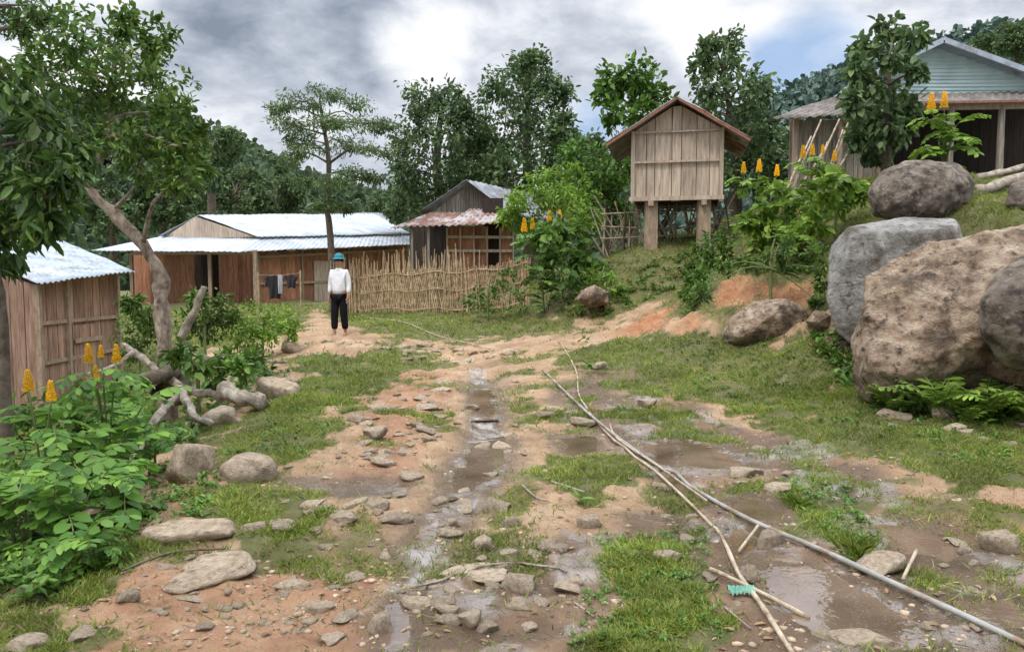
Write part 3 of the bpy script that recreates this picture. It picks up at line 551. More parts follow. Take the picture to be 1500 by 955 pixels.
for poly,n,L in [([(640,445),(770,448),(800,462),(640,462)],50,.07),([(820,385),(880,378),(920,440),(860,470),(800,455)],110,.10),([(1000,400),(1040,390),(1030,440),(1005,470)],50,.09),
  ([(1040,385),(1200,385),(1200,402),(1060,404)],90,.07),([(1270,575),(1500,590),(1500,622),(1290,612)],100,.08),([(150,560),(260,540),(420,520),(400,560),(300,640),(220,680),(170,640)],140,.10),
  ([(-20,800),(60,760),(200,770),(190,830),(60,890),(-20,880)],140,.06),([(440,520),(640,515),(560,580),(450,680),(330,680),(400,590)],240,.028),([(900,500),(1190,492),(1250,560),(1480,620),(1480,700),(1250,640),(950,560)],340,.032),
  ([(880,790),(1040,775),(1060,950),(830,950)],150,.024),([(860,470),(960,380),(1060,372),(1050,395),(930,450)],130,.07),([(1120,712),(1230,700),(1300,800),(1240,815)],70,.03),([(1190,480),(1250,500),(1250,580),(1200,520)],60,.08),([(230,690),(330,700),(300,770),(210,780)],60,.04)]:
    for px,py in inpoly(poly,n):
        b=ground(px,py); k=random.randint(7,14); a=rng.uniform(0,2*PI,k); e=rng.uniform(.15,1.1,k); l=L*rng.uniform(.6,1.3,k)
        c=np.array(b)+rng.normal(size=(k,3))*np.array([L,L,0])*.5; c[:,2]+=rng.uniform(0,L*.9,k)
        lv.add(*leafgeo(c,np.stack([np.cos(a)*np.cos(e),np.sin(a)*np.cos(e),np.sin(e)],1),np.tile([0,0,1.],(k,1)),l,l*.5))
tag(lv.build('weeds',L_mid),'low broad leaved weeds scattered through the grass','weeds',None,'stuff')
def tuft(label,px,py,h,n):
    b=ground(px,py); lv=LV(); a=rng.uniform(0,2*PI,n); e=rng.uniform(.5,1.4,n); l=h*rng.uniform(.5,1.1,n)
    lv.add(*leafgeo(np.array(b)+rng.normal(size=(n,3))*np.array([.035,.035,0]),np.stack([np.cos(a)*np.cos(e),np.sin(a)*np.cos(e),np.sin(e)],1),np.tile([0,0,1.],(n,1)),l,l*.06,droop=.3))
    tag(lv.build('grass_tuft',L_grass,None,b),label,'grass tuft')
for a in [('spiky grass tuft beside the right hand puddles',1255,820,.15,110),('grass tuft just above the grey pipe on the right',1165,745,.12,80),('grass tuft on the left bank near the flat rocks',420,790,.08,80),('grass tuft at the foot of the reclining tan rock on the bank',1200,520,.18,60),('grass tuft under the bamboo pole in the foreground',960,830,.09,90)]: tuft(*a)
# ---------------------------------------------------------------- rocks
def rockdata(seed,sub=3):
    bm=bmesh.new(); bmesh.ops.create_icosphere(bm,subdivisions=sub,radius=1); r=random.Random(seed)
    pl=[(Vector((r.gauss(0,1),r.gauss(0,1),r.gauss(0,1)*.8)).normalized(),r.uniform(.45,.8)) for _ in range(12)]+[(Vector((r.gauss(0,.15),r.gauss(0,.15),1)).normalized(),r.uniform(.35,.6))]
    off=Vector((seed*3.1,seed*1.7,0))
    for v in bm.verts:
        p=v.co.copy()
        for nn,d in pl:
            q=p.dot(nn)
            if q>d: p-=nn*(q-d)*.95
        p*=1+.12*mn.fractal(p*1.6+off,1,2,4)+.06*mn.noise(p*6+off); v.co=p*1.25
    me=bpy.data.meshes.new('rock'); bm.to_mesh(me); bm.free(); me.polygons.foreach_set('use_smooth',[True]*len(me.polygons)); me.materials.append(ROCK); return me
RK=[rockdata(i) for i in range(14)]
def rock(loc,sx,sy,sz,rz=0,label=None,group=None,name='rock',me=None,cat='rock',sink=.35):
    o=bpy.data.objects.new(name,me or random.choice(RK)); C.objects.link(o); o.scale=(sx,sy,sz); o.rotation_euler=(U(-.15,.15),U(-.15,.15),rz)
    o.location=(loc[0],loc[1],loc[2]+sz*(1-2*sink)); return tag(o,label,cat,group)
RL=[(555,930,50,42,'rounded tan rock standing alone on the track in the bottom foreground'),(690,918,40,32,'pale knobbly stone just right of the bottom centre of the track'),(30,950,70,26,'flat tan rock in the bottom left corner'),
(183,890,30,28,'small reddish rock under the left bank'),(45,878,32,18,'small tan rock in the grass at the lower left edge'),(272,712,58,80,'upright tan bank rock below the dead branch'),(360,712,98,45,'large sloping pale rock on the left bank'),
(408,588,60,42,'tan rock beyond the sawn log end'),(427,516,40,24,'yellowish rock beside the path left of the man'),(315,625,75,34,'wide tan rock under the sawn log'),(132,785,52,58,'tan rock half hidden in the candle bushes'),
(275,800,120,34,'broad flat rock at the left edge of the track'),(300,855,135,26,'flat worn stone slab sunk in the left of the track'),(705,805,50,26,'tan stone between track and grass patch'),(728,752,50,34,'pale stone left of the centre grass patch'),
(748,775,34,26,'pale rounded stone right below another stone'),(760,866,64,36,'pale flat topped rock in front of the grass patch'),(700,845,135,16,'long low slab crossing the track edge'),(802,808,34,20,'small tan rock near the grass patch'),
(865,778,34,30,'rounded pale rock in the middle of the grass patch'),(1130,808,48,36,'pale rock between the small puddle and the grey pipe'),(1295,846,80,30,'wide pale stone on the right beside the grey pipe'),(1270,952,90,30,'rock at the bottom edge inside the large puddle'),
(1470,808,58,42,'pinkish rock at the right edge of the mud'),(1417,812,30,16,'small stone left of the pinkish rock'),(1318,616,62,22,'flat pale rock at the foot of the big tan boulder'),(1385,616,50,32,'dark edged rock under the ferns'),
(1098,704,60,18,'flat stone lying by the brown puddle'),(1142,724,48,16,'flat stone above the grey pipe on the right'),(980,828,40,18,'small stone right of the foreground grass'),(950,598,32,16,'small mossy stone in the marshy grass'),
(555,752,36,20,'tan stone in the middle of the track'),(576,770,50,22,'larger flat stone beside a tan stone on the track'),(370,784,44,24,'pale stone on the left edge of the track'),(412,786,46,20,'pale stone right of the left edge stone'),
(500,770,60,16,'low flat stone in the track centre left'),(550,650,40,24,'stone at the grass edge on the left of the track'),(520,622,30,16,'small stone on the left grass bank'),(555,602,34,14,'flat stone where grass meets track on the left'),
(560,690,40,12,'thin flat stone by the wet patch'),(855,625,40,16,'stone beside the thin pole'),(800,612,30,14,'small stone left of the thin pole'),(840,855,40,18,'stone at the foot of the foreground grass'),
(745,522,26,12,'pale stone at the far bend of the track'),(815,602,34,12,'pale stone by the upper end of the grey pipe'),(1100,860,34,30,'reddish brown rock beside the large puddle'),(880,372,34,14,'pale round rock on the hill left of the granary'),
(620,640,34,12,'stone half buried in the track under the grass fringe'),(970,718,40,14,'stone at the left of the double poles'),(120,945,50,20,'stone in the bottom left beside the flat tan rock'),(455,755,44,14,'flat stone beneath the left bank grass'),
(660,775,30,14,'half sunk stone at the right rim of the wet runnel'),(720,700,26,12,'pale stone standing in the runnel water'),(1010,800,30,16,'stone above the small bright puddle'),(1405,640,40,16,'flat stone in the grass under the ferns'),(230,660,40,30,'tan rock at the foot of the forked dead branch')]
for px,py,w,h,lab in RL:
    x,y=G(px,py); s=y/F; wx=w*s/2; hh=h*s/2; dy=max(wx*.75,hh); rock((x,y+dy*.5,hz(x,y+dy*.5)),wx,dy,hh*1.15,U(-.3,.3),lab,sink=.32)
zones=[([(400,690),(620,600),(690,540),(760,540),(780,700),(860,880),(700,950),(300,950),(180,870),(280,800)],125,(9,36),'loose stones on the dirt track','small loose stone lying on the dirt track'),
 ([(780,600),(1100,640),(1480,820),(1480,950),(1080,950),(900,720)],50,(9,26),'loose stones in the muddy ground by the pipes','small stone in the muddy ground beside the pipes'),
 ([(530,610),(600,570),(660,545),(640,660),(520,690)],60,(9,30),'loose stones under the left grass edge','small stone below the edge of the left grass bank'),
 ([(0,880),(300,800),(360,860),(200,950),(0,950)],22,(8,24),'loose stones at the lower left','small stone in the lower left corner ground'),
 ([(450,500),(620,505),(760,520),(640,545),(560,515)],44,(7,20),'loose stones on the path near the man','small stone on the far part of the path'),
 ([(1250,610),(1500,625),(1500,660),(1300,640)],12,(8,20),'loose stones below the boulders','small stone in the grass below the boulders')]
for poly,n,(a,b),gr,lab in zones:
    for px,py in inpoly(poly,n):
        x,y=G(px,py); w=(a+(b-a)*random.random()**2.2)*y/F/2; rock((x,y,hz(x,y)),w*U(1.0,1.7),w*U(.8,1.3),w*U(.35,.65),U(0,6.3),lab,gr,'loose_stone',cat='stone',sink=.42)
V=[];Q=[];k0=0; ico=bmesh.new(); bmesh.ops.create_icosphere(ico,subdivisions=1,radius=1); iv=np.array([v.co[:] for v in ico.verts]); iff=np.array([[v.index for v in f.verts] for f in ico.faces])
n=9000; y=1/rng.uniform(1/16,1/2.8,n); x=rng.uniform(-1,1,n)*(y*.75+.5); g=masks(x,y)[0]; k=(rng.uniform(size=n)<(1-g)*.8*ss(.38,.62,fbm(x*2,y*2,140,3))); x,y=x[k],y[k]; z=H(x,y)
for xx_,Y_,Z in zip(x,y,z):
    s=(.006+.018*random.random()**3)*(.8+Y_*.05); q=iv*np.array([s*U(.8,1.5),s*U(.8,1.4),s*U(.4,.75)])*rng.uniform(.75,1.2,(len(iv),1)); V.append(q+np.array([xx_,Y_,Z])); Q.append(iff+k0); k0+=len(iv)
PEB=mat('pebble',[(.3,(.22,.155,.10)),(.6,(.46,.355,.25))],5,.9,.4,40,island=.35)
tag(fast('pebbles',np.concatenate(V),np.concatenate(Q),PEB,smooth=False),'small pebbles and grit strewn over the bare soil','pebbles',None,'stuff')
lv=LV(); n=1800; y=1/rng.uniform(1/12,1/2.8,n); x=rng.uniform(-1,1,n)*(y*.75+.5); z=H(x,y)+.008; a=rng.uniform(0,2*PI,n); l=rng.uniform(.02,.06,n)
asp=np.where(rng.uniform(size=n)<.5,.08,.4); lv.add(*leafgeo(np.stack([x,y,z],1),np.stack([np.cos(a),np.sin(a),rng.normal(size=n)*.15],1),np.tile([0,0,1.],(n,1)),l*np.where(asp<.1,1.8,1),l*asp))
tag(lv.build('leaf_litter',L_dry),'dry leaves and short twigs littering the soil','litter',None,'stuff')
def boulder(label,outline,Y,D,m,seed,p=2.5,amp=.05,cuts=()):
    pts=[P(a,b,Y-.35*D) for a,b in outline]; c=sum(pts,Vector())/len(pts); dens=[]
    axis=Vector((c.x/c.y,1,(c.z-CAMZ)/c.y))
    for i in range(len(pts)):
        a,b=pts[i],pts[(i+1)%len(pts)]
        for k in range(8): dens.append(a+(b-a)*k/8)
    an=np.array([math.atan2(q.z-c.z,q.x-c.x) for q in dens]); rr=np.array([math.hypot(q.z-c.z,q.x-c.x) for q in dens]); o=np.argsort(an); an,rr=an[o],rr[o]
    NA,NT=190,100; A_=np.linspace(-PI,PI,NA,endpoint=False); R=np.interp(A_,an,rr,period=2*PI); R=(R+np.roll(R,1)+np.roll(R,-1))/3*.985
    vs=[];fs=[]; so=Vector((seed*5.3,seed*2.1,seed)); CT=[(Vector(n_).normalized(),d_) for n_,d_ in cuts]; c=c+axis*.35*D
    for j in range(NT+1):
        t=-math.cos(PI*j/NT); s=max(0,(1-abs(t)**p))**(1/p)
        for i in range(NA):
            q=Vector((math.cos(A_[i])*R[i]*s,0,math.sin(A_[i])*R[i]*s))+axis*(t*D)
            for n_,d_ in CT:
                e=q.dot(n_)
                if e>d_: q=q-n_*(e-d_)*.85
            nn=Vector((q.x,q.y*1.2,q.z)).normalized() if q.length>1e-6 else Vector((0,-1,0))
            rg=mn.noise(q*1.7+so); rg2=mn.noise(q*3.7+so)
            dsp=amp*1.3*mn.fractal(q*1.1+so,1,2,3)+amp*(.5-1.6*abs(rg))+amp*.5*(.4-abs(rg2))+amp*.6*mn.fractal(q*7+so,1,2,5)
            lay=math.sin(q.z*9+q.x*2+3*mn.noise(q*1.2+so)); dsp+=amp*.25*max(-.5,lay)
            vs.append(c+q+nn*dsp*(.4 if s>.97 else 1))
    for j in range(NT):
        for i in range(NA): fs.append((j*NA+i,j*NA+(i+1)%NA,(j+1)*NA+(i+1)%NA,(j+1)*NA+i))
    mb=MB(); mb.add(vs,fs); base=c.copy(); o=mb.build('boulder',m,None,True,base); return tag(o,label,'boulder')
boulder('huge rounded tan boulder with a sloping pale top at the right edge',[(1266,405),(1298,376),(1350,356),(1440,336),(1520,320),(1650,330),(1700,450),(1640,600),(1500,585),(1440,565),(1380,582),(1330,600),(1268,594),(1247,560),(1248,500),(1262,455)],8.4,1.4,BOULD,1,2.6,.065,[((-.35,-.75,.55),1.2),((.1,-1,-.25),1.2)])
boulder('dark brown boulder leaning out at the right edge in front of the tan one',[(1432,440),(1452,405),(1490,375),(1560,360),(1640,400),(1660,500),(1600,570),(1530,550),(1470,535),(1434,490)],6.9,.45,BOULG,2,2.3,.035)
boulder('pale grey upright boulder with a flat split face',[(1211,360),(1240,330),(1320,314),(1400,318),(1420,370),(1380,440),(1330,500),(1262,520),(1225,490),(1210,440)],10.0,.8,BOULP,3,3.8,.03,[((-.25,-1,.12),.5),((-.1,-.35,1),.72),((-1,-.2,.5),.8)])
boulder('dark rounded boulder perched highest on the bank',[(1268,280),(1290,250),(1340,234),(1400,238),(1428,265),(1425,300),(1390,322),(1320,328),(1275,318)],11.3,.8,BOULG,4,2.5,.045)
boulder('reclining tan rock embedded in the grassy bank',[(1056,490),(1075,462),(1105,442),(1150,436),(1180,450),(1190,480),(1175,505),(1110,508),(1062,505)],11.3,.5,BOULD,5,2.4,.04,[((-.5,-.6,.8),.42)])
boulder('dark boulder at the far right below the log pile',[(1470,300),(1480,270),(1510,258),(1560,262),(1590,300),(1570,335),(1500,335)],10.6,.5,BOULG,6,2.4,.04)
boulder('small brown rock on the bank below the granary slope',[(840,440),(850,425),(870,418),(890,428),(892,445),(865,452)],15,.3,BOULD,7,2.3,.03)
boulder('squat rock wedged between the reclining tan rock and the grey boulder',[(1180,470),(1195,455),(1215,462),(1220,485),(1200,492)],10.6,.25,BOULD,8,2.3,.03)
# ---------------------------------------------------------------- poles, pipes, logs
def line_on_ground(pts,dz): return smoothpath([ground(a,b)+Vector((0,0,dz)) for a,b in pts],4)
def laytube(name,label,cat,pts,r,m,dz=.02,ns=8,wob=0,r1=None,group=None):
    p=line_on_ground(pts,dz)
    for q in p: q.z=max(q.z,hz(q.x,q.y)+r*.8)
    k=len(p); rad=[r+((r1 if r1 else r)-r)*i/(k-1) for i in range(k)]; mb=MB(); mb.tube(p,rad,ns,wob,nf=30 if wob else 7); return tag(mb.build(name,m,None,True,p[0]),label,cat,group)
laytube('water_pipe','long grey pipe running straight down the right side of the track','pipe',[(795,545),(860,612),(930,668),(1010,718),(1100,776),(1200,818),(1320,878),(1420,925),(1530,975)],.015,PIPE,.03,10,.12)
laytube('bamboo_pole','thin pale bamboo pole crossing the puddles beside the grey pipe','pole',[(820,505),(843,545),(850,590),(900,650),(960,700),(1030,760),(1060,800),(1080,850),(1110,900),(1160,975)],.011,POLE,.025,8,.5,.0125)
laytube('thin_pole','thin grey pole lying across the upper bends of the grey pipe','pole',[(893,628),(905,652),(960,694),(1035,745)],.009,POLE,.05,6,.4)
laytube('stick','thick pale stick lying beside the green cloth','stick',[(1040,852),(1090,875),(1185,912)],.011,POLE,.03,7,.5)
laytube('stick','short stick leaning up from the small puddle','stick',[(1082,818),(1110,788)],.009,POLE,.05,6,.4)
laytube('stick','upright looking stick right of the wide pale stone','stick',[(1322,868),(1342,822)],.010,POLE,.04,6,.4)
laytube('stick','short stick in the centre grass patch','stick',[(808,712),(855,732)],.008,DEAD,.03,6,.3)
laytube('stick','crooked twig left of the centre grass patch','stick',[(765,722),(785,735),(800,742)],.008,DEAD,.03,6,.3)
laytube('root','long thin root arching over the track stones','root',[(605,862),(650,848),(720,834),(800,832),(830,842)],.007,DEAD,.02,6,.3)
laytube('garden_hose','thin brown hose curving across the far grass','hose',[(540,470),(590,475),(640,495),(690,508),(725,515)],.011,POLE,.03,6)
laytube('garden_hose','thin dark hose looping over the left bank','hose',[(180,850),(215,835),(260,815),(330,808)],.007,BARKD,.02,6)
for i,(a,b) in enumerate([((840,880),(870,900)),((1160,700),(1190,690)),((1060,905),(1100,930)),((640,850),(600,862))]):
    laytube('twig','short dry twig on the foreground soil','twig',[a,b],.005,DEAD,.015,5,.3,group='dry twigs on the soil')
def log(label,pts,r0,r1,m=DEAD,name='dead_log',cat='log',wob=.7):
    w=[P(*p) for p in pts]; sp=smoothpath(w,7); k=len(sp)
    sp=[q+Vector((mn.noise(q*5),mn.noise(q*5+Vector((9,0,0))),mn.noise(q*5+Vector((0,9,0)))))*r0*.45 if 0<i<k-1 else q for i,q in enumerate(sp)]
    mb=MB(); mb.tube(sp,[r0+(r1-r0)*i/(k-1) for i in range(k)],14,wob,nf=9)
    return tag(mb.build(name,m,None,True,w[0]),label,cat)
log('short sawn log with a pale cut end beside the bank rocks',[(386,590,8.3),(350,583,8.35),(325,572,8.6)],.085,.10)
log('long dead trunk lying from the stump toward the path',[(330,580,8.6),(270,568,8.9),(215,530,9.3),(180,505,9.5)],.05,.035)
log('forked dead branch dropping toward the candle bushes',[(268,572,8.2),(235,605,7.6),(205,655,6.6),(190,690,6.2)],.045,.025)
log('broken pale branch rising beside the twisted trunk',[(256,520,9.3),(275,475,9.3),(290,442,9.3),(299,420,9.3)],.06,.03)
log('curved root looping under the sawn log',[(262,568,8.2),(275,590,7.8),(285,610,7.6),(310,622,7.5)],.045,.03)
log('thin fallen branch lying right of the twisted trunk',[(300,525,10.5),(350,528,11),(420,530,12)],.03,.02)
log('low dark log at the bottom of the left bank',[(190,560,8.4),(225,552,8.8),(255,545,9.2)],.07,.09,BARKD)
log('slender dead branch poking over the candle bushes',[(195,515,9.0),(170,535,8.6),(130,548,8.2)],.03,.015)
log('dark stump at the base of the twisted trunk',[(245,575,9.1),(245,555,9.2),(243,535,9.3)],.20,.12,BARKD,'tree_stump','stump')
log('thick pale log stacked above the dark boulder at the right edge',[(1428,282,12),(1470,268,12.2),(1530,250,12.6)],.09,.09,wob=.3)
log('second log under the thick pale log at the right edge',[(1430,262,12.6),(1480,250,12.8),(1530,238,13)],.06,.06,wob=.3)
b=ground(1085,885,.03); m=MB(); vs=[];nu,nv=18,10
for j in range(nv):
    for i in range(nu):
        u=i/(nu-1)-.5; v=j/(nv-1)-.5; vs.append(b+Vector((u*.13,v*.035*(1+abs(u)*1.6)+.006*math.sin(i*1.9),.012*math.sin(i*2.3+j*1.3)+.016*math.cos(v*3)-abs(v)*.02)))
m.add(vs,[(j*nu+i,j*nu+i+1,(j+1)*nu+i+1,(j+1)*nu+i) for j in range(nv-1) for i in range(nu-1)])
o=m.build('cloth_strip',mat('green_plastic',[(.3,(.08,.26,.18)),(.7,(.26,.50,.38))],20,.5,.3),None,True,b); tag(o,'crumpled green plastic strip tied around the bamboo pole','cloth')
# ---------------------------------------------------------------- building helpers
def corr(name,c,waves,amp,m,parent,sheets=0,th=.012):
    A_,B_,C_,D_=[Vector(q) for q in c]; nn=(B_-A_).cross(D_-A_).normalized()
    if nn.z<0: nn=-nn
    nu=waves*6+1; nv=9; vs=[]
    for j in range(nv):
        v=j/(nv-1); step=(.012 if (j%3==0 and sheets) else 0)
        for i in range(nu):
            u=i/(nu-1); p=(A_*(1-u)+B_*u)*(1-v)+(D_*(1-u)+C_*u)*v; vs.append(p+nn*(amp*math.sin(2*PI*waves*u)+step+.03*mn.noise(p*1.5)))
    k=len(vs); vs+=[p-nn*th for p in vs]; f=[]
    for j in range(nv-1):
        for i in range(nu-1):
            a=j*nu+i; f+=[(a,a+1,a+nu+1,a+nu),(k+a,k+a+nu,k+a+nu+1,k+a+1)]
    for i in range(nu-1): f+=[(i+1,i,k+i,k+i+1),((nv-1)*nu+i,(nv-1)*nu+i+1,k+(nv-1)*nu+i+1,k+(nv-1)*nu+i)]
    for j in range(nv-1): f+=[(j*nu,(j+1)*nu,k+(j+1)*nu,k+j*nu),((j+1)*nu+nu-1,j*nu+nu-1,k+j*nu+nu-1,k+(j+1)*nu+nu-1)]
    mb=MB(); mb.add(vs,f); return mb.build(name,m,parent,True)
def planks(mb,A_,B_,zb,zt,pw=.16,th=.025,gap=.008,jit=.006,rag=.0):
    A_=Vector((A_[0],A_[1],0)); B_=Vector((B_[0],B_[1],0)); d=B_-A_; Ln=d.length; n=max(1,round(Ln/pw)); dn=d.normalized(); nn=Vector((dn.y,-dn.x,0))
    fz=(lambda t:zb) if not callable(zb) else zb; ft=(lambda t:zt) if not callable(zt) else zt
    cuts=[0]+[(i+U(-.22,.22))/n for i in range(1,n)]+[1]
    for i in range(n):
        t0=cuts[i]+gap/2/Ln; t1=cuts[i+1]-gap/2/Ln
        o=nn*U(-jit,jit); r_=U(0,rag)
        a=A_+d*t0+o; b=A_+d*t1+o; z=Vector((0,0,1))
        mb.hexa([a+z*(fz(t0)-r_),b+z*(fz(t1)-r_),b+z*(fz(t1)-r_)-nn*th,a+z*(fz(t0)-r_)-nn*th,a+z*ft(t0),b+z*ft(t1),b+z*ft(t1)-nn*th,a+z*ft(t0)-nn*th])
def bms(name,items,m,parent,w=.06,h=.06):
    for a,b in items:
        mb=MB(); mb.beam(a,b,w,h); mb.build(name,m,parent)
XY=lambda v:(v.x,v.y)
# A) shed at left
e1=P(55,416,13.2); e2=P(198,398,15.8); r1=P(-75,350,15.5); r2=P(93,353,18.2)
A0=P(52,420,13.6); A1=P(168,405,15.9); dv=Vector((A1.x-A0.x,A1.y-A0.y,0)).normalized(); pv=Vector((-dv.y,dv.x,0))
B0=A0+pv*3.2; B1=A1+pv*3.2; gzb=hz(A0.x,A0.y)-.3
sh=empty('plank_shed',(A0.x,A0.y,gzb+.3),'plank shed with a pale blue corrugated roof at the left edge','shed')
ez=e1.z-.02; e2z=e2.z-.02
mb=MB(); planks(mb,XY(A0),XY(A1),gzb,lambda t:ez+(e2z-ez)*t,.27,gap=.018); mb.build('front_wall',W_shed,sh)
mb=MB(); planks(mb,XY(B0),XY(A0),gzb,lambda t:(r1.z-.1)+(ez-r1.z+.1)*t,.24,gap=.018); mb.build('side_wall',W_shed,sh)
mb=MB(); planks(mb,XY(A1),XY(B1),gzb,lambda t:e2z+(r2.z-.1-e2z)*t,.21); mb.build('side_wall',W_shed,sh)
mb=MB(); planks(mb,XY(B1),XY(B0),gzb,r1.z-.15,.21); mb.build('back_wall',W_dark,sh)
corr('roof',(e1,e2,r2,r1),20,.017,R_left,sh,1)
out=Vector((dv.y,-dv.x,0))*.04
def onw(t,z): return Vector((A0.x+(A1.x-A0.x)*t,A0.y+(A1.y-A0.y)*t,z))+out
bms('batten',[(onw(0,gzb+1.2),onw(1,gzb+1.25)),(onw(.02,gzb+1.95),onw(.98,gzb+1.95))],W_beam,sh,.03,.07)
bms('corner_post',[(onw(0,gzb),onw(0,ez)),(onw(1,gzb),onw(1,e2z)),(onw(.33,gzb),onw(.33,ez+.03))],W_beam,sh,.09,.09)
mb=MB(); planks(mb,XY(onw(.38,0)+out*.4),XY(onw(.72,0)+out*.4),gzb+.3,gzb+1.85,.17,.03); d=mb.build('door',W_shed,sh)
bms('door_batten',[(onw(.38,gzb+.7)+out*1.3,onw(.72,gzb+.7)+out*1.3),(onw(.38,gzb+1.55)+out*1.3,onw(.72,gzb+1.55)+out*1.3)],W_beam,d,.02,.09)
# B) long house
gb=.2
ho=empty('long_house',(P(375,440,28).x,28,hz(P(375,440,28).x,28)),'long brown timber house under pale blue metal roofs','house')
lowR=(P(352,369,27),P(606,358,34),P(603,344,35.8),P(380,349,28.7)); lowL=(P(132,367,31),P(352,369,27),P(380,349,28.7),P(236,347,32.2))
corr('lower_roof',lowR,34,.012,R_blue,ho); corr('lower_roof',lowL,30,.012,R_blue,ho)
apL=P(291,315,31.5); apR=P(547,313,38)
corr('upper_roof',(P(378,347,28.5),P(602,342,35.6),apR,apL),34,.012,R_blue,ho)
corr('upper_roof',(P(232,346,31.8)+Vector((4,8,0)),P(232,346,31.8),apL,apR),34,.012,R_blue,ho)
gL=P(242,347,32.0); gR=P(376,348,28.8); gA=P(293,319,31.3)
mb=MB(); tA=(gA.x-gL.x)/(gR.x-gL.x); planks(mb,XY(gL),XY(gR),gL.z-.15,lambda t:(gL.z+(gA.z-gL.z)*t/tA) if t<tA else gA.z+(gR.z-gA.z)*(t-tA)/(1-tA),.3,jit=.002); mb.build('gable_boards',W_tan,ho)
w0=P(378,400,28.2); w1=P(598,400,35.0); w2=P(196,400,32.6)
mb=MB(); planks(mb,XY(w0),XY(w1),gb,lambda t:2.35+.7*t,.25); mb.build('side_wall',W_orange,ho)
we=Vector((w0.x+.2,w0.y+1.5,0))
for ta,tb in ((0,.45),(.62,1)):
    mb=MB(); planks(mb,XY(w2.lerp(we,ta)),XY(w2.lerp(we,tb)),gb,2.6,.25); mb.build('front_wall',W_orange,ho)
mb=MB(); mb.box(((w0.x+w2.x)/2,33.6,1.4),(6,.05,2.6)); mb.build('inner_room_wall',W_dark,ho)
for px,Y in ((193,31.2),(308,28.7),(374,27.5)):
    mb=MB(); q=P(px,400,Y); mb.beam((q.x,q.y,gb-.2),(q.x,q.y,2.45),.13,.13); mb.build('veranda_post',W_beam,ho)
mb=MB(); q0=P(193,400,31.2);q1=P(374,400,27.5); mb.beam((q0.x,q0.y,2.42),(q1.x,q1.y,2.36),.08,.14); mb.build('veranda_beam',W_beam,ho)
out=Vector(((w1.y-w0.y),-(w1.x-w0.x),0)).normalized()*.05
def ow(t,z): return Vector((w0.x+(w1.x-w0.x)*t,w0.y+(w1.y-w0.y)*t,z))+out
bms('wall_batten',[(ow(0,1.2),ow(1,1.3)),(ow(0,2.2),ow(1,2.7)),(ow(.25,gb),ow(.25,2.5)),(ow(.55,gb),ow(.55,2.7)),(ow(0,gb),ow(0,2.35))],W_beam,ho,.05,.1)
mb=MB(); mb.hexa([ow(.32,gb+.1),ow(.45,gb+.1),ow(.45,gb+.1)-out*.5,ow(.32,gb+.1)-out*.5,ow(.32,2.1),ow(.45,2.1),ow(.45,2.1)-out*.5,ow(.32,2.1)-out*.5]); mb.build('door',W_tan,ho)
a=P(508,338,40); hs=empty('small_house',(a.x,a.y,1.0),'low house with a dull green roof behind the right end of the blue roofs','house')
corr('roof',(P(508,336,40),P(582,334,41),P(560,311,44),P(512,312,44)),14,.02,R_grey,hs)
mb=MB(); planks(mb,XY(P(512,340,40.5)),XY(P(578,340,41.5)),.8,3.9,.3); mb.build('wall',W_grey,hs)
c0=P(378,403,26.5); c1=P(440,400,26); cl=empty('clothes_line',(c0.x,c0.y,hz(c0.x,c0.y)),'clothes line strung on two poles in front of the long house','clothes line')
for c in (c0,c1):
    mb=MB(); mb.tube([(c.x,c.y,.1),(c.x,c.y,c.z+.1)],.03,6); mb.build('pole',BAMB,cl)
mb=MB(); mb.tube([c0,(c0+c1)/2-Vector((0,0,.05)),c1],.008,5); mb.build('rope',DEAD,cl)
cloth=lambda n,c:mat(n,[(.3,tuple(q*.7 for q in c)),(.7,c)],6,.9,.3)
for i,(px,w,h,c,lab,sl) in enumerate([(392,.20,.40,(.10,.09,.08),'dark narrow cloth at the left end of the clothes line',0),(403,.42,.80,(.035,.033,.035),'dark jacket hanging with pale shirt front on the clothes line',1),(411,.16,.66,(.60,.60,.60),'pale grey garment hanging between dark ones on the line',0),(427,.32,.45,(.06,.045,.05),'dark brown garment near the right end of the clothes line',1)]):
    t=(px-378)/62; c_=c0.lerp(c1,t)-Vector((0,.03,.03)); mb=MB(); vs=[]; nu,nv=12,10
    for j in range(nv):
        for k in range(nu):
            u=k/(nu-1)-.5; v=j/(nv-1); ww=w*(1+ (.6*math.exp(-((v-.12)/.14)**2) if sl else .1*v)); vs.append(c_+Vector((u*ww,.04*math.sin(u*14+v*3)*(.3+v)-.02,-v*h-(abs(u)*.15 if sl else 0))))
    mb.add(vs,[(j*nu+k,j*nu+k+1,(j+1)*nu+k+1,(j+1)*nu+k) for j in range(nv-1) for k in range(nu-1)])
    tag(mb.build('hanging_garment',cloth('garment_cloth',c),None,True,c_),lab,'garment')
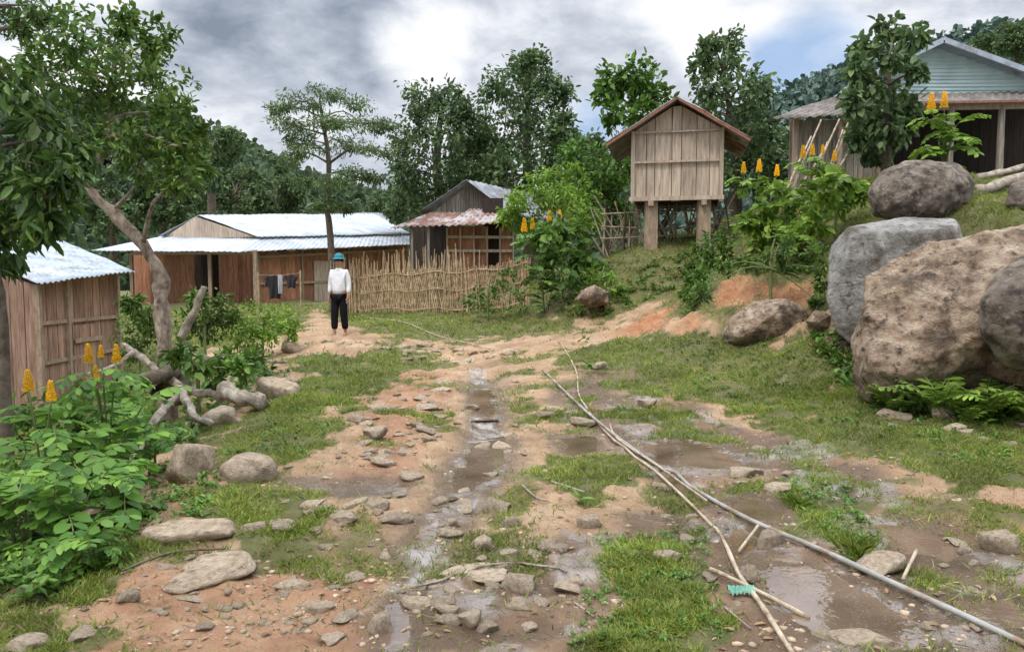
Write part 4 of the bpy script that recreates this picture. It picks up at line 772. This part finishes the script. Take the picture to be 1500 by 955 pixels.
# C) rusty awning house
ap=P(690,265,26); gl=P(622,312,25.6); gr=P(757,316,26.4); back=Vector((2.5,5,0))
h2=empty('timber_house',(P(690,380,26).x,26,hz(P(690,380,26).x,26)),'weathered house with a plank gable and rusty awning behind the woven fence','house')
f1=Vector((-.15,-.35,0))
corr('roof',(gl+f1,gl+back,ap+back,ap+f1),16,.02,R_grey,h2); corr('roof',(gr+back,gr+f1,ap+f1,ap+back),16,.02,R_grey,h2)
tA=(ap.x-gl.x)/(gr.x-gl.x); mb=MB(); planks(mb,XY(gl+Vector((.1,.1,0))),XY(gr+Vector((-.1,.1,0))),gl.z-.35,lambda t:(gl.z+(ap.z-gl.z)*t/tA if t<tA else ap.z+(gr.z-ap.z)*(t-tA)/(1-tA))-.08,.16,gap=.015); mb.build('gable_boards',W_grey,h2)
corr('awning',(P(572,334,23.8),P(655,329,23.8),P(690,312,25.5),P(632,312,25.5)),9,.025,R_rust,h2); corr('awning',(P(650,331,23.6),P(760,325,24.2),P(752,308,25.8),P(688,306,25.5)),11,.025,R_rust,h2)
qa=P(655,380,24.6); qb=P(752,380,24.9)
for ta,tb in ((0,.62),(.78,1)):
    mb=MB(); planks(mb,XY(qa.lerp(qb,ta)),XY(qa.lerp(qb,tb)),.4,P(700,331,24.6).z,.22); mb.build('front_wall',W_orange,h2)
mb=MB(); planks(mb,XY(P(600,380,26.2)),XY(P(655,380,25.6)),.4,P(655,318,26).z,.22); mb.build('recessed_wall',W_dark,h2)  # shadow beneath the awning is put into the dark wood colour
q0=P(655,350,24.55);q1=P(752,350,24.85)
def o2(t,z): return Vector((q0.x+(q1.x-q0.x)*t,q0.y+(q1.y-q0.y)*t-.05,z))
zt=P(700,334,24.6).z
bms('light_batten',[(o2(0,zt-.3),o2(1,zt-.3)),(o2(0,zt-.75),o2(1,zt-.75))]+[(o2(t,.5),o2(t,zt)) for t in (0,.2,.4,.6,.8,1)],W_tan,h2,.05,.09)
for px,Y in ((604,24),(628,24)):
    mb=MB(); q=P(px,400,Y); mb.beam((q.x,q.y,.4),(q.x,q.y,P(px,330,Y).z),.08,.08); mb.build('awning_post',W_grey,h2)
mb=MB(); q=P(722,345,25.2); mb.box(q,(.7,.04,2.5)); mb.build('dark_opening_panel',W_dark,h2)  # solid dark board standing in for the shade behind the wall gap
# D) granary
gbz=hz((988-750)/F*17,17.2); base=Vector(((988-750)/F*17,17.0,gbz)); th=math.radians(-13)
Mg=Matrix.Translation(base)@Matrix.Rotation(th,4,'Z'); zf=P(988,293,17).z-gbz; ze=P(988,192,17).z-gbz; za=P(988,152,17).z-gbz
gr_=empty('granary',base,'small plank granary raised on stout posts on the slope','granary')
def gwall(name,a,b,zt,pw=.2):
    mb=MB(); planks(mb,a,b,zf,zt,pw,.03,.014,.008,rag=.03); mb.v=[tuple(Mg@Vector(v)) for v in mb.v]; return mb.build(name,W_tan,gr_)
hw=1.0
gwall('front_wall',(-hw,0),(hw,0),lambda t:ze+(za-ze)*(1-abs(2*t-1)),.27); gwall('side_wall',(hw,0),(hw,2.1),ze); gwall('side_wall',(-hw,2.1),(-hw,0),ze); gwall('back_wall',(hw,2.1),(-hw,2.1),lambda t:ze+(za-ze)*(1-abs(2*t-1)))
def gbeam(name,a,b,w,h,m=W_beam):
    mb=MB(); mb.beam(Mg@Vector(a),Mg@Vector(b),w,h); return mb.build(name,m,gr_)
mb=MB(); mb.box((0,1.05,(zf+ze)/2),(1.9,1.9,ze-zf-.1)); mb.v=[tuple(Mg@Vector(v)) for v in mb.v]; mb.build('inner_dark_box',W_dark,gr_)  # dark box filling the inside behind the plank gaps
gbeam('floor_beam',(-hw-.05,-.05,zf+.03),(hw+.05,-.05,zf+.03),.08,.09,W_tan); gbeam('cross_batten',(-hw,-.045,zf+.86),(hw,-.045,zf+.86),.05,.045,W_tan); gbeam('cross_batten',(-hw,-.045,ze-.02),(hw,-.045,ze-.02),.05,.04,W_tan)
for s in (-1,1): gbeam('corner_board',(s*(hw-.02),-.05,zf-.05),(s*(hw-.02),-.05,ze+.02),.08,.05,W_tan)
for x_ in (-.56,.62):
    for y_ in (.12,1.95):
        q=Mg@Vector((x_,y_,0)); gbeam('post',(x_,y_,hz(q.x,q.y)-gbz-.2),(x_,y_,zf-.02),.27 if y_<1 else .22,.22,W_beam)
gbeam('floor_joist',(-.56,-.1,zf-.07),(-.56,2.2,zf-.07),.12,.12); gbeam('floor_joist',(.62,-.1,zf-.07),(.62,2.2,zf-.07),.12,.12)
sl=(za-ze)/hw; ov=.58
for s in (-1,1):
    c=[(s*(hw+ov),-.42,ze-ov*sl+.06),(s*(hw+ov),2.5,ze-ov*sl+.06),(0,2.5,za+.08),(0,-.42,za+.08)]
    corr('roof_slope',[Mg@Vector(q) for q in c],14,.02,R_rust if s>0 else R_brown,gr_)
    gbeam('barge_board',(s*(hw+ov-.02),-.40,ze-ov*sl+.02),(0,-.40,za+.04),.03,.055,W_edge)
# E) right house
hr=empty('hillside_house',(P(1380,262,19).x,19,hz(P(1380,262,19).x,19)),'hillside house with a pale green gable and dark veranda','house')
ap=P(1371,63,17.8); dl=P(1238,128,17.8); dr=P(1565,134,17.8); bk=Vector((.9,7,0)); f1=Vector((0,-.3,0))
corr('main_roof',(dl+f1,dl+bk,ap+bk,ap+f1),18,.025,R_grey,hr); corr('main_roof',(dr+bk,dr+f1,ap+f1,ap+bk),18,.025,R_left,hr)
mb=MB(); nb=13; z0=P(1400,137,17.9).z
for i in range(nb):
    za_=z0+(ap.z-.05-z0)*i/nb; zb_=z0+(ap.z-.05-z0)*(i+1)/nb
    fL=lambda z:dl.x+(ap.x-dl.x)*max(0,(z-dl.z)/(ap.z-dl.z)); fR=lambda z:dr.x+(ap.x-dr.x)*max(0,(z-dr.z)/(ap.z-dr.z))
    mb.hexa([(fL(za_),17.93,za_),(fR(za_),17.93,za_),(fR(za_),18.03,za_),(fL(za_),18.03,za_),(fL(zb_),17.98,zb_),(fR(zb_),17.98,zb_),(fR(zb_),18.03,zb_),(fL(zb_),18.03,zb_)])
mb.build('gable_cladding',CLAD,hr)
mb=MB(); mb.beam(ap+Vector((0,-.32,-.03)),dr+Vector((0,-.32,-.03)),.04,.12); mb.build('barge_board',R_left,hr); mb=MB(); mb.beam(ap+Vector((0,-.32,-.03)),dl+Vector((0,-.32,-.03)),.04,.12); mb.build('barge_board',R_left,hr)
corr('porch_roof',(P(1345,150,16.9),P(1580,146,16.9),P(1580,134,17.85),P(1345,137,17.85)),20,.02,R_brown,hr)
mb=MB(); mb.beam(P(1345,151,16.86),P(1580,147,16.86),.03,.05); mb.build('porch_fascia',W_edge,hr)
mb=MB(); mb.beam(P(1345,158,17.1),P(1580,154,17.1),.08,.14); mb.build('porch_beam',W_beam,hr)
for px in (1392,1466,1560):
    mb=MB(); q=P(px,200,17.1); mb.tube([(q.x,q.y,hz(q.x,q.y)-.3),(q.x,q.y,P(px,156,17.1).z)],.075,8,.2); mb.build('porch_post',W_grey,hr)
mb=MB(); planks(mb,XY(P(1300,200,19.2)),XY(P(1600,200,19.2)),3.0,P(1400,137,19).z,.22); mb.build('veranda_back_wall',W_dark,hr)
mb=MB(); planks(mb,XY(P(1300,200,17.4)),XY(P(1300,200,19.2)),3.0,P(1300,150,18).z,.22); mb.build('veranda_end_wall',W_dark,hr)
corr('wing_roof',(P(1128,174,16.9),P(1345,163,17.1),P(1345,132,19),P(1236,138,19)),16,.02,R_brown,hr)
wz=P(1200,176,17.5).z; mb=MB(); planks(mb,XY(P(1158,200,17.5)),XY(P(1300,200,17.5)),3.0,wz,.13,.03,.015,.015); mb.build('wing_wall',W_grey,hr)
mb=MB(); planks(mb,XY(P(1158,200,17.5)),XY(P(1165,200,19.4)),2.8,wz+.1,.2); mb.build('wing_side_wall',W_grey,hr)
for px in (1165,1230,1292):
    mb=MB(); q=P(px,200,17.3); mb.beam((q.x,q.y,2.9),(q.x,q.y,P(px,172,17.3).z),.1,.1); mb.build('wing_post',W_beam,hr)
for i in range(9):
    a=P(1140+i*9+U(-8,8),305+U(-25,20),14.6+U(-.5,.8)); b_=P(1195+i*8+U(-10,10),185+U(-15,25),15.6+U(-.4,.6)); mb=MB(); mb.tube([a,(a+b_)/2+Vector((U(-.05,.05),0,U(-.06,.03))),b_],[.028,.024,.018],6,.2)
    tag(mb.build('leaning_pole',POLE,None,True,a),'weathered pole leaning against the plank wing of the hillside house','pole','poles leaning by the hillside house')
bf=empty('stick_fence',(P(960,360,18.2).x,18.2,2.1),'rough fence of crossed sticks behind the granary posts','fence')
for i in range(70):
    px=U(880,1075); q=P(px,365,18.6+U(-.2,.2)); z0=hz(q.x,q.y)-.1; ln=U(.8,1.5); lean=U(-.7,.7); mb=MB(); mb.tube([(q.x,q.y,z0),(q.x+lean*ln,q.y,z0+ln)],[.024,.014],5); mb.build('stick',POLE if i%3 else BARKD,bf)
for k in range(3):
    mb=MB(); a=P(880,350-k*18,18.5); b_=P(1075,345-k*18,18.5); mb.tube([a,(a+b_)/2+Vector((0,0,U(-.1,.1))),b_],.022,6,.2); mb.build('rail',POLE,bf)
# woven fence
wf0=G(497,457); wf1=G(640,458); wf2=(P(775,440,18.3).x,18.3)
wf=empty('woven_fence',(wf0[0],wf0[1],hz(*wf0)),'woven bamboo lattice fence with jagged stake tops','fence')
WP=smoothpath([Vector((wf0[0],wf0[1],0)),Vector(((wf0[0]+wf1[0])/2,(wf0[1]+wf1[1])/2-.15,0)),Vector((wf1[0],wf1[1],0)),Vector(((wf1[0]+wf2[0])/2,(wf1[1]+wf2[1])/2-.1,0)),Vector((wf2[0],wf2[1],0))],40)
FPT=[Vector((q.x,q.y,hz(q.x,q.y))) for q in WP]; NW=len(FPT)-1
def fpt(t):
    t=max(0,min(1,t))*NW; i=int(t); f=t-i; return FPT[i].lerp(FPT[min(i+1,NW)],f)
FH=1.12; NF=96
mb=MB()
for s in (-1,1):
    for i in range(-6,NF):
        pts=[]
        for k in range(8):
            h=k/7; t=(i+h*4 if s>0 else i+4-h*4)/NF
            if t<0 or t>1: continue
            pts.append(fpt(t)+Vector((0,s*.022*math.sin(k*3.1+i*3.14),h*FH*U(.94,1.08))))
        if len(pts)>2: mb.tube(pts,.0135,4)
mb.build('lattice',BAMB,wf)
for h in (.10,.60,1.05):
    mb=MB(); mb.tube([fpt(i/40)+Vector((0,-.04,h+.03*math.sin(i*.7))) for i in range(41)],.011,5,.3); mb.build('rail',BAMB,wf)
for i in range(99):
    t=(i+U(-.4,.4))/98; q=fpt(t); hh=U(1.05,1.58)*(1.05 if t<.75 else .85); ln=U(-.11,.11); sd_=random.choice((-.03,.04)); mb=MB(); mb.tube([q+Vector((0,sd_,-.1)),q+Vector((ln*.4,sd_,hh*.5)),q+Vector((ln,sd_,hh))],[.021,.018,.010],5,.2); mb.build('stake',BAMB,wf)
sf=empty('stake_fence',(P(560,440,22).x,22,.6),'loose upright stakes behind the woven fence near the long house','fence')
for i in range(85):
    q=P(484+i*2.3+U(-2,2),420,21.8); mb=MB(); z=hz(q.x,q.y); mb.tube([(q.x,q.y,z-.1),(q.x+U(-.12,.12),q.y,z+U(1.05,1.8))],[.024,.011],5); mb.build('stake',BAMB,sf)
# ---------------------------------------------------------------- person
def skin(name,J,E,m,parent,roots,sub=2):
    bm=bmesh.new(); ly=bm.verts.layers.skin.verify(); vs={}
    for k,(p,r) in J.items():
        v=bm.verts.new(p); v[ly].radius=r if isinstance(r,tuple) else (r,r); v[ly].use_root=k in roots; vs[k]=v
    for a,b in E: bm.edges.new((vs[a],vs[b]))
    me=bpy.data.meshes.new(name); bm.to_mesh(me); bm.free(); o=bpy.data.objects.new('tmp',me); C.objects.link(o)
    md=o.modifiers.new('s','SKIN'); md.use_smooth_shade=True; s=o.modifiers.new('u','SUBSURF'); s.levels=sub; s.render_levels=sub
    bpy.context.view_layer.update(); dg=bpy.context.evaluated_depsgraph_get(); me2=bpy.data.meshes.new_from_object(o.evaluated_get(dg)); bpy.data.objects.remove(o)
    me2.materials.clear(); return link(me2,name,m,parent,True)
SK=mat('skin',[(.3,(.38,.21,.135)),(.7,(.47,.27,.18))],8,.6,.05); SHIRT=mat('shirt_white',[(.3,(.76,.77,.79)),(.7,(.88,.88,.89))],9,.85,.9,11,dist=.03); TRO=mat('trousers_black',[(.3,(.006,.006,.008)),(.7,(.016,.016,.02))],9,.95,.5,14,spec=.1)
HAT=mat('helmet_teal',[(.3,(.015,.16,.20)),(.7,(.035,.25,.29))],9,.7,.2); HAIR=mat('hair_black',[(.3,(.008,.007,.006)),(.7,(.02,.017,.015))],30,.6,.3)
pb=P(498,490,15.1); pz=hz(pb.x,pb.y); per=empty('person',(pb.x,pb.y,pz),'person in a white shirt, black trousers and teal helmet standing on the path','person'); per.rotation_euler=(0,0,math.radians(-12))
ORG[per.name]=Vector((0,0,0))
J={'pel':((0,0,.88),(.125,.10)),'sp':((0,0,1.06),(.115,.09)),'ch':((0,0,1.24),(.145,.10)),'nk0':((0,.01,1.345),(.07,.06)),'nk':((0,0,1.39),.048),'jaw':((0,-.012,1.445),(.058,.068)),'mid':((0,0,1.50),(.072,.088)),'top':((0,.005,1.565),(.066,.08)),
 'nose':((0,-.105,1.485),.012)}
E=[('pel','sp'),('sp','ch'),('ch','nk0'),('nk0','nk'),('nk','jaw'),('jaw','mid'),('mid','top'),('mid','nose')]
for s,n_ in ((-1,'l'),(1,'r')):
    fy=-.05 if s<0 else .06
    J.update({'hp'+n_:((s*.085,0,.83),.085),'kn'+n_:((s*.09,fy*.3-.02,.46),.055),'an'+n_:((s*.095,fy,.09),.036),'he'+n_:((s*.095,fy+.02,.045),.035),'to'+n_:((s*.115,fy-.13,.025),(.038,.022)),
     'sh'+n_:((s*.15,.01,1.31),.052),'el'+n_:((s*.195,.03,1.05),.038),'wr'+n_:((s*.20,-.03,.82),.026),'pa'+n_:((s*.20,-.045,.755),(.032,.018)),'ea'+n_:((s*.085,.01,1.49),.016)})
    E+=[('pel','hp'+n_),('hp'+n_,'kn'+n_),('kn'+n_,'an'+n_),('an'+n_,'he'+n_),('he'+n_,'to'+n_),('ch','sh'+n_),('sh'+n_,'el'+n_),('el'+n_,'wr'+n_),('wr'+n_,'pa'+n_),('mid','ea'+n_)]
    for f,(dy,ln) in enumerate(((-.027,.07),(-.009,.08),(.009,.074),(.026,.06))):
        a,b_,c_=[f'{n_}f{f}{q}' for q in 'abc']; x0=s*.20
        J[a]=((x0,-.045+dy*.8,.745),.0095); J[b_]=((x0-s*.004,-.05+dy,.745-ln*.5),.009); J[c_]=((x0-s*.016,-.058+dy,.745-ln),.0075); E+=[(a,b_),(b_,c_)]
    a,b_,c_=[f'{n_}t{q}' for q in 'abc']; J[a]=((s*.20,-.06,.785),.011); J[b_]=((s*.193,-.088,.755),.010); J[c_]=((s*.187,-.098,.725),.008); E+=[(a,b_),(b_,c_)]
roots={'pel'}|{f'{n_}f{f}a' for n_ in 'lr' for f in range(4)}|{'lta','rta'}
skin('body',J,E,SK,per,roots)
J={'pel':((0,0,.82),(.17,.135)),'sp':((0,0,1.02),(.145,.12)),'ch':((0,0,1.22),(.165,.12)),'nk0':((0,.01,1.35),(.075,.07))}; E=[('pel','sp'),('sp','ch'),('ch','nk0')]
for s,n_ in ((-1,'l'),(1,'r')):
    J.update({'sh'+n_:((s*.155,.01,1.305),.07),'el'+n_:((s*.20,.03,1.05),.055),'wr'+n_:((s*.203,-.02,.88),.042)}); E+=[('ch','sh'+n_),('sh'+n_,'el'+n_),('el'+n_,'wr'+n_)]
skin('shirt',J,E,SHIRT,per,{'pel'})
J={'pel':((0,0,.88),(.13,.105))}; E=[]
for s,n_ in ((-1,'l'),(1,'r')):
    fy=-.05 if s<0 else .06
    J.update({'hp'+n_:((s*.085,0,.80),.10),'kn'+n_:((s*.092,fy*.3-.02,.46),.082),'an'+n_:((s*.097,fy*.9,.13),.070)}); E+=[('pel','hp'+n_),('hp'+n_,'kn'+n_),('kn'+n_,'an'+n_)]
skin('trousers',J,E,TRO,per,{'pel'})
def lathe(prof,c,ns=28,ax=(1,1.15)):
    vs=[];fs=[]
    for r,z in prof:
        for k in range(ns): a=2*PI*k/ns; vs.append((c[0]+math.cos(a)*r*ax[0],c[1]+math.sin(a)*r*ax[1],c[2]+z))
    for j in range(len(prof)-1):
        for k in range(ns): fs.append((j*ns+k,j*ns+(k+1)%ns,(j+1)*ns+(k+1)%ns,(j+1)*ns+k))
    mb=MB(); mb.add(vs,fs); return mb
lathe([(.140,-.018),(.146,-.013),(.120,-.004),(.096,.004),(.092,.02),(.088,.05),(.074,.08),(.048,.098),(.018,.106),(.001,.107)],(0,.005,1.585)).build('helmet',HAT,per,True)
mb=lathe([(.078,-.05),(.088,0),(.088,.03),(.06,.06),(.001,.07)],(0,.022,1.53)); mb.build('hair',HAIR,per,True)
for s in (-1,1):
    lathe([(.0005,-.007),(.007,-.004),(.009,0),(.007,.004),(.0005,.007)],(s*.03,-.088,1.507),8,(1.2,.6)).build('eye',HAIR,per,True)
lathe([(.0005,-.004),(.018,-.002),(.02,0),(.018,.002),(.0005,.004)],(0,-.082,1.447),10,(1,.5)).build('mouth',mat('lip',[(.3,(.22,.07,.05)),(.7,(.28,.1,.08))],5,.6,0),per,True)
lathe([(.08,0),(.07,.02),(.066,.03)],(0,.005,1.355),16,(1,.9)).build('collar',SHIRT,per,True)
# ---------------------------------------------------------------- hills
HM=mat('hill_forest_floor',[(.3,(.03,.05,.03)),(.7,(.06,.09,.045))],.1,.95,.5,.4)
HM2=mat('hill_hazy',[(.3,(.06,.10,.10)),(.7,(.10,.15,.14))],.05,.95,.3,.2)  # bluish base colour holds the aerial haze of the far mountain
def hill(ridge,Yr,w,m,lm,label,ncr,rs,ls,seed):
    px=np.array([r[0] for r in ridge],float); pz=np.array([P(r[0],r[1],Yr).z for r in ridge])
    xs=(px-750)/F*Yr; gx_=np.linspace(xs[0],xs[-1],140); gy_=np.linspace(Yr-w,Yr+w,50)
    def hf(x,y): zr=np.interp(x,xs,pz); f=np.cos(np.clip((y-Yr)/w,-1,1)*PI/2)**1.3; return -3+(zr+3)*f*(1+.10*(fbm(x*.03,y*.03,seed)-.5))
    Xg,Yg=np.meshgrid(gx_,gy_); Z=hf(Xg.ravel(),Yg.ravel()); i=(np.arange(49)[:,None]*140+np.arange(139)).ravel()
    tag(fast('hill',np.stack([Xg.ravel(),Yg.ravel(),Z],1),np.stack([i,i+1,i+141,i+140],1),m,None,True),kind='structure')
    lv=LV()
    for k in range(ncr):
        x=U(xs[0],xs[-1]); y=Yr-w*U(-.15,.85) ; z=float(hf(np.array([x]),np.array([y]))[0])
        r=rs*U(.6,1.5); n=110; d=nrm(rng.normal(size=(n,3))); d[:,2]=np.abs(d[:,2])*1.2-.2; p=np.array([x,y,z+r*.2])+d*r*rng.uniform(.7,1.05,(n,1)); l=ls*rng.uniform(.5,1.3,n)
        lv.add(*leafgeo(p,d+rng.normal(size=(n,3))*.7,d+rng.normal(size=(n,3))*.4,l,l*.7))
    tag(lv.build('forest',lm),label,'forest',None,'stuff')
hill([(-500,210),(0,200),(200,195),(300,215),(350,240),(430,290),(520,320),(620,335),(760,345),(900,350)],120,60,HM,L_forest,'dark forest covering the hillside on the left',1100,3.2,1.1,1)
hill([(800,330),(950,280),(1050,225),(1130,180),(1200,150),(1260,122),(1330,105),(1420,86),(1500,70),(1900,30)],260,110,HM2,L_haze,'hazy blue green forest on the distant mountain at the right',1100,6,2.4,2)
# ---------------------------------------------------------------- world
w=bpy.data.worlds.new('World'); bpy.context.scene.world=w; w.use_nodes=True; nt=w.node_tree; nt.nodes.clear(); N=nt.nodes.new; L=nt.links.new
SUNEL,SUNAZ=math.radians(58),math.radians(-140)
sky=N('ShaderNodeTexSky'); sky.sky_type='NISHITA'; sky.sun_disc=False; sky.sun_elevation=SUNEL; sky.sun_rotation=SUNAZ
tc=N('ShaderNodeTexCoord'); sx=N('ShaderNodeSeparateXYZ'); L(tc.outputs['Generated'],sx.inputs[0])
def mth(op,a,b=None,cl=False):
    x=N('ShaderNodeMath'); x.operation=op; x.use_clamp=cl
    for i,v in enumerate((a,b)):
        if v is None: continue
        if isinstance(v,(int,float)): x.inputs[i].default_value=v
        else: L(v,x.inputs[i])
    return x.outputs[0]
zz=mth('ADD',mth('MAXIMUM',sx.outputs[2],0),.34); cx=N('ShaderNodeCombineXYZ'); L(mth('DIVIDE',sx.outputs[0],zz),cx.inputs[0]); L(mth('DIVIDE',sx.outputs[1],zz),cx.inputs[1])
def wn(s,r,d=10):
    z=N('ShaderNodeTexNoise'); z.inputs['Scale'].default_value=s; z.inputs['Detail'].default_value=d; z.inputs['Roughness'].default_value=r; z.inputs['Distortion'].default_value=.25; L(cx.outputs[0],z.inputs[0]); return z.outputs[0]
n1=wn(2.1,.5); n2=wn(6.5,.6)
def blob(px,py,lo,hi):
    d=Vector(ray(px,py)).normalized(); v=N('ShaderNodeVectorMath'); v.operation='DOT_PRODUCT'; L(tc.outputs['Generated'],v.inputs[0]); v.inputs[1].default_value=d
    mr=N('ShaderNodeMapRange'); mr.interpolation_type='SMOOTHSTEP'; mr.inputs[1].default_value=math.cos(math.radians(hi)); mr.inputs[2].default_value=math.cos(math.radians(lo)); L(v.outputs['Value'],mr.inputs[0]); return mr.outputs[0]
val=mth('ADD',mth('MULTIPLY',n1,.58),mth('MULTIPLY',n2,.42))
for px,py,lo,hi,a in [(400,0,2,10,-.10),(250,20,1,7,-.05),(540,0,1,5,-.06),(610,60,0,4.5,.15),(680,75,0,4,.06),(1060,20,0,6,.15),(980,30,0,4,.05),(850,150,2,16,.05),(80,60,2,10,.07),(800,30,2,8,-.05),(560,235,0,4,-.05),(1230,20,1,6,.05),(560,320,1,6,.10),(400,140,2,9,.04),(700,110,1,7,-.01)]:
    val=mth('ADD',val,mth('MULTIPLY',blob(px,py,lo,hi),a))
cr=ramp(N,[(.34,(2.2,2.6,3.3)),(.43,(3.8,4.25,5.05)),(.51,(5.6,6.0,6.7)),(.57,(7.2,7.5,8.0)),(.65,(9.0,9.1,9.3))]); L(val,cr.inputs[0])
gap=mth('MULTIPLY',mth('ADD',blob(1190,100,1,5),mth('ADD',mth('MULTIPLY',blob(870,185,0,3),.8),mth('MULTIPLY',blob(1110,100,0,3),.5))),mth('SUBTRACT',1.45,n2),True)
bl=N('ShaderNodeMix'); bl.data_type='RGBA'; L(mth('MULTIPLY',gap,.85),bl.inputs[0]); L(cr.outputs[0],bl.inputs[6])
sk=N('ShaderNodeMix'); sk.data_type='RGBA'; sk.inputs[0].default_value=.65; L(sky.outputs[0],sk.inputs[6]); sk.inputs[7].default_value=(3.4,5.2,8.2,1); L(sk.outputs[2],bl.inputs[7])
ze_=N('ShaderNodeMapRange'); ze_.interpolation_type='SMOOTHSTEP'; ze_.inputs[1].default_value=.38; ze_.inputs[2].default_value=.88; ze_.inputs[3].default_value=1.0; ze_.inputs[4].default_value=4.3; L(sx.outputs[2],ze_.inputs[0])  # overhead sky outside the view, brightened to add light on the scene
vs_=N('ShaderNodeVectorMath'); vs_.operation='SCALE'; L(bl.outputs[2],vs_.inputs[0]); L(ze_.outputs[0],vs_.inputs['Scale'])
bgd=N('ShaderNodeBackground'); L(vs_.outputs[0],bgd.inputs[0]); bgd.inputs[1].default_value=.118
o=N('ShaderNodeOutputWorld'); L(bgd.outputs[0],o.inputs[0])
sl=bpy.data.lights.new('sun','SUN'); sl.energy=1.5; sl.angle=math.radians(11); sl.color=(1,.88,.74); so=bpy.data.objects.new('sun',sl); C.objects.link(so)
sd=Vector((math.sin(SUNAZ)*math.cos(SUNEL),math.cos(SUNAZ)*math.cos(SUNEL),math.sin(SUNEL))); so.rotation_euler=(-sd).to_track_quat('-Z','Y').to_euler()
sc=bpy.context.scene; sc.view_settings.view_transform='Standard'; sc.view_settings.look='None'; sc.view_settings.exposure=0
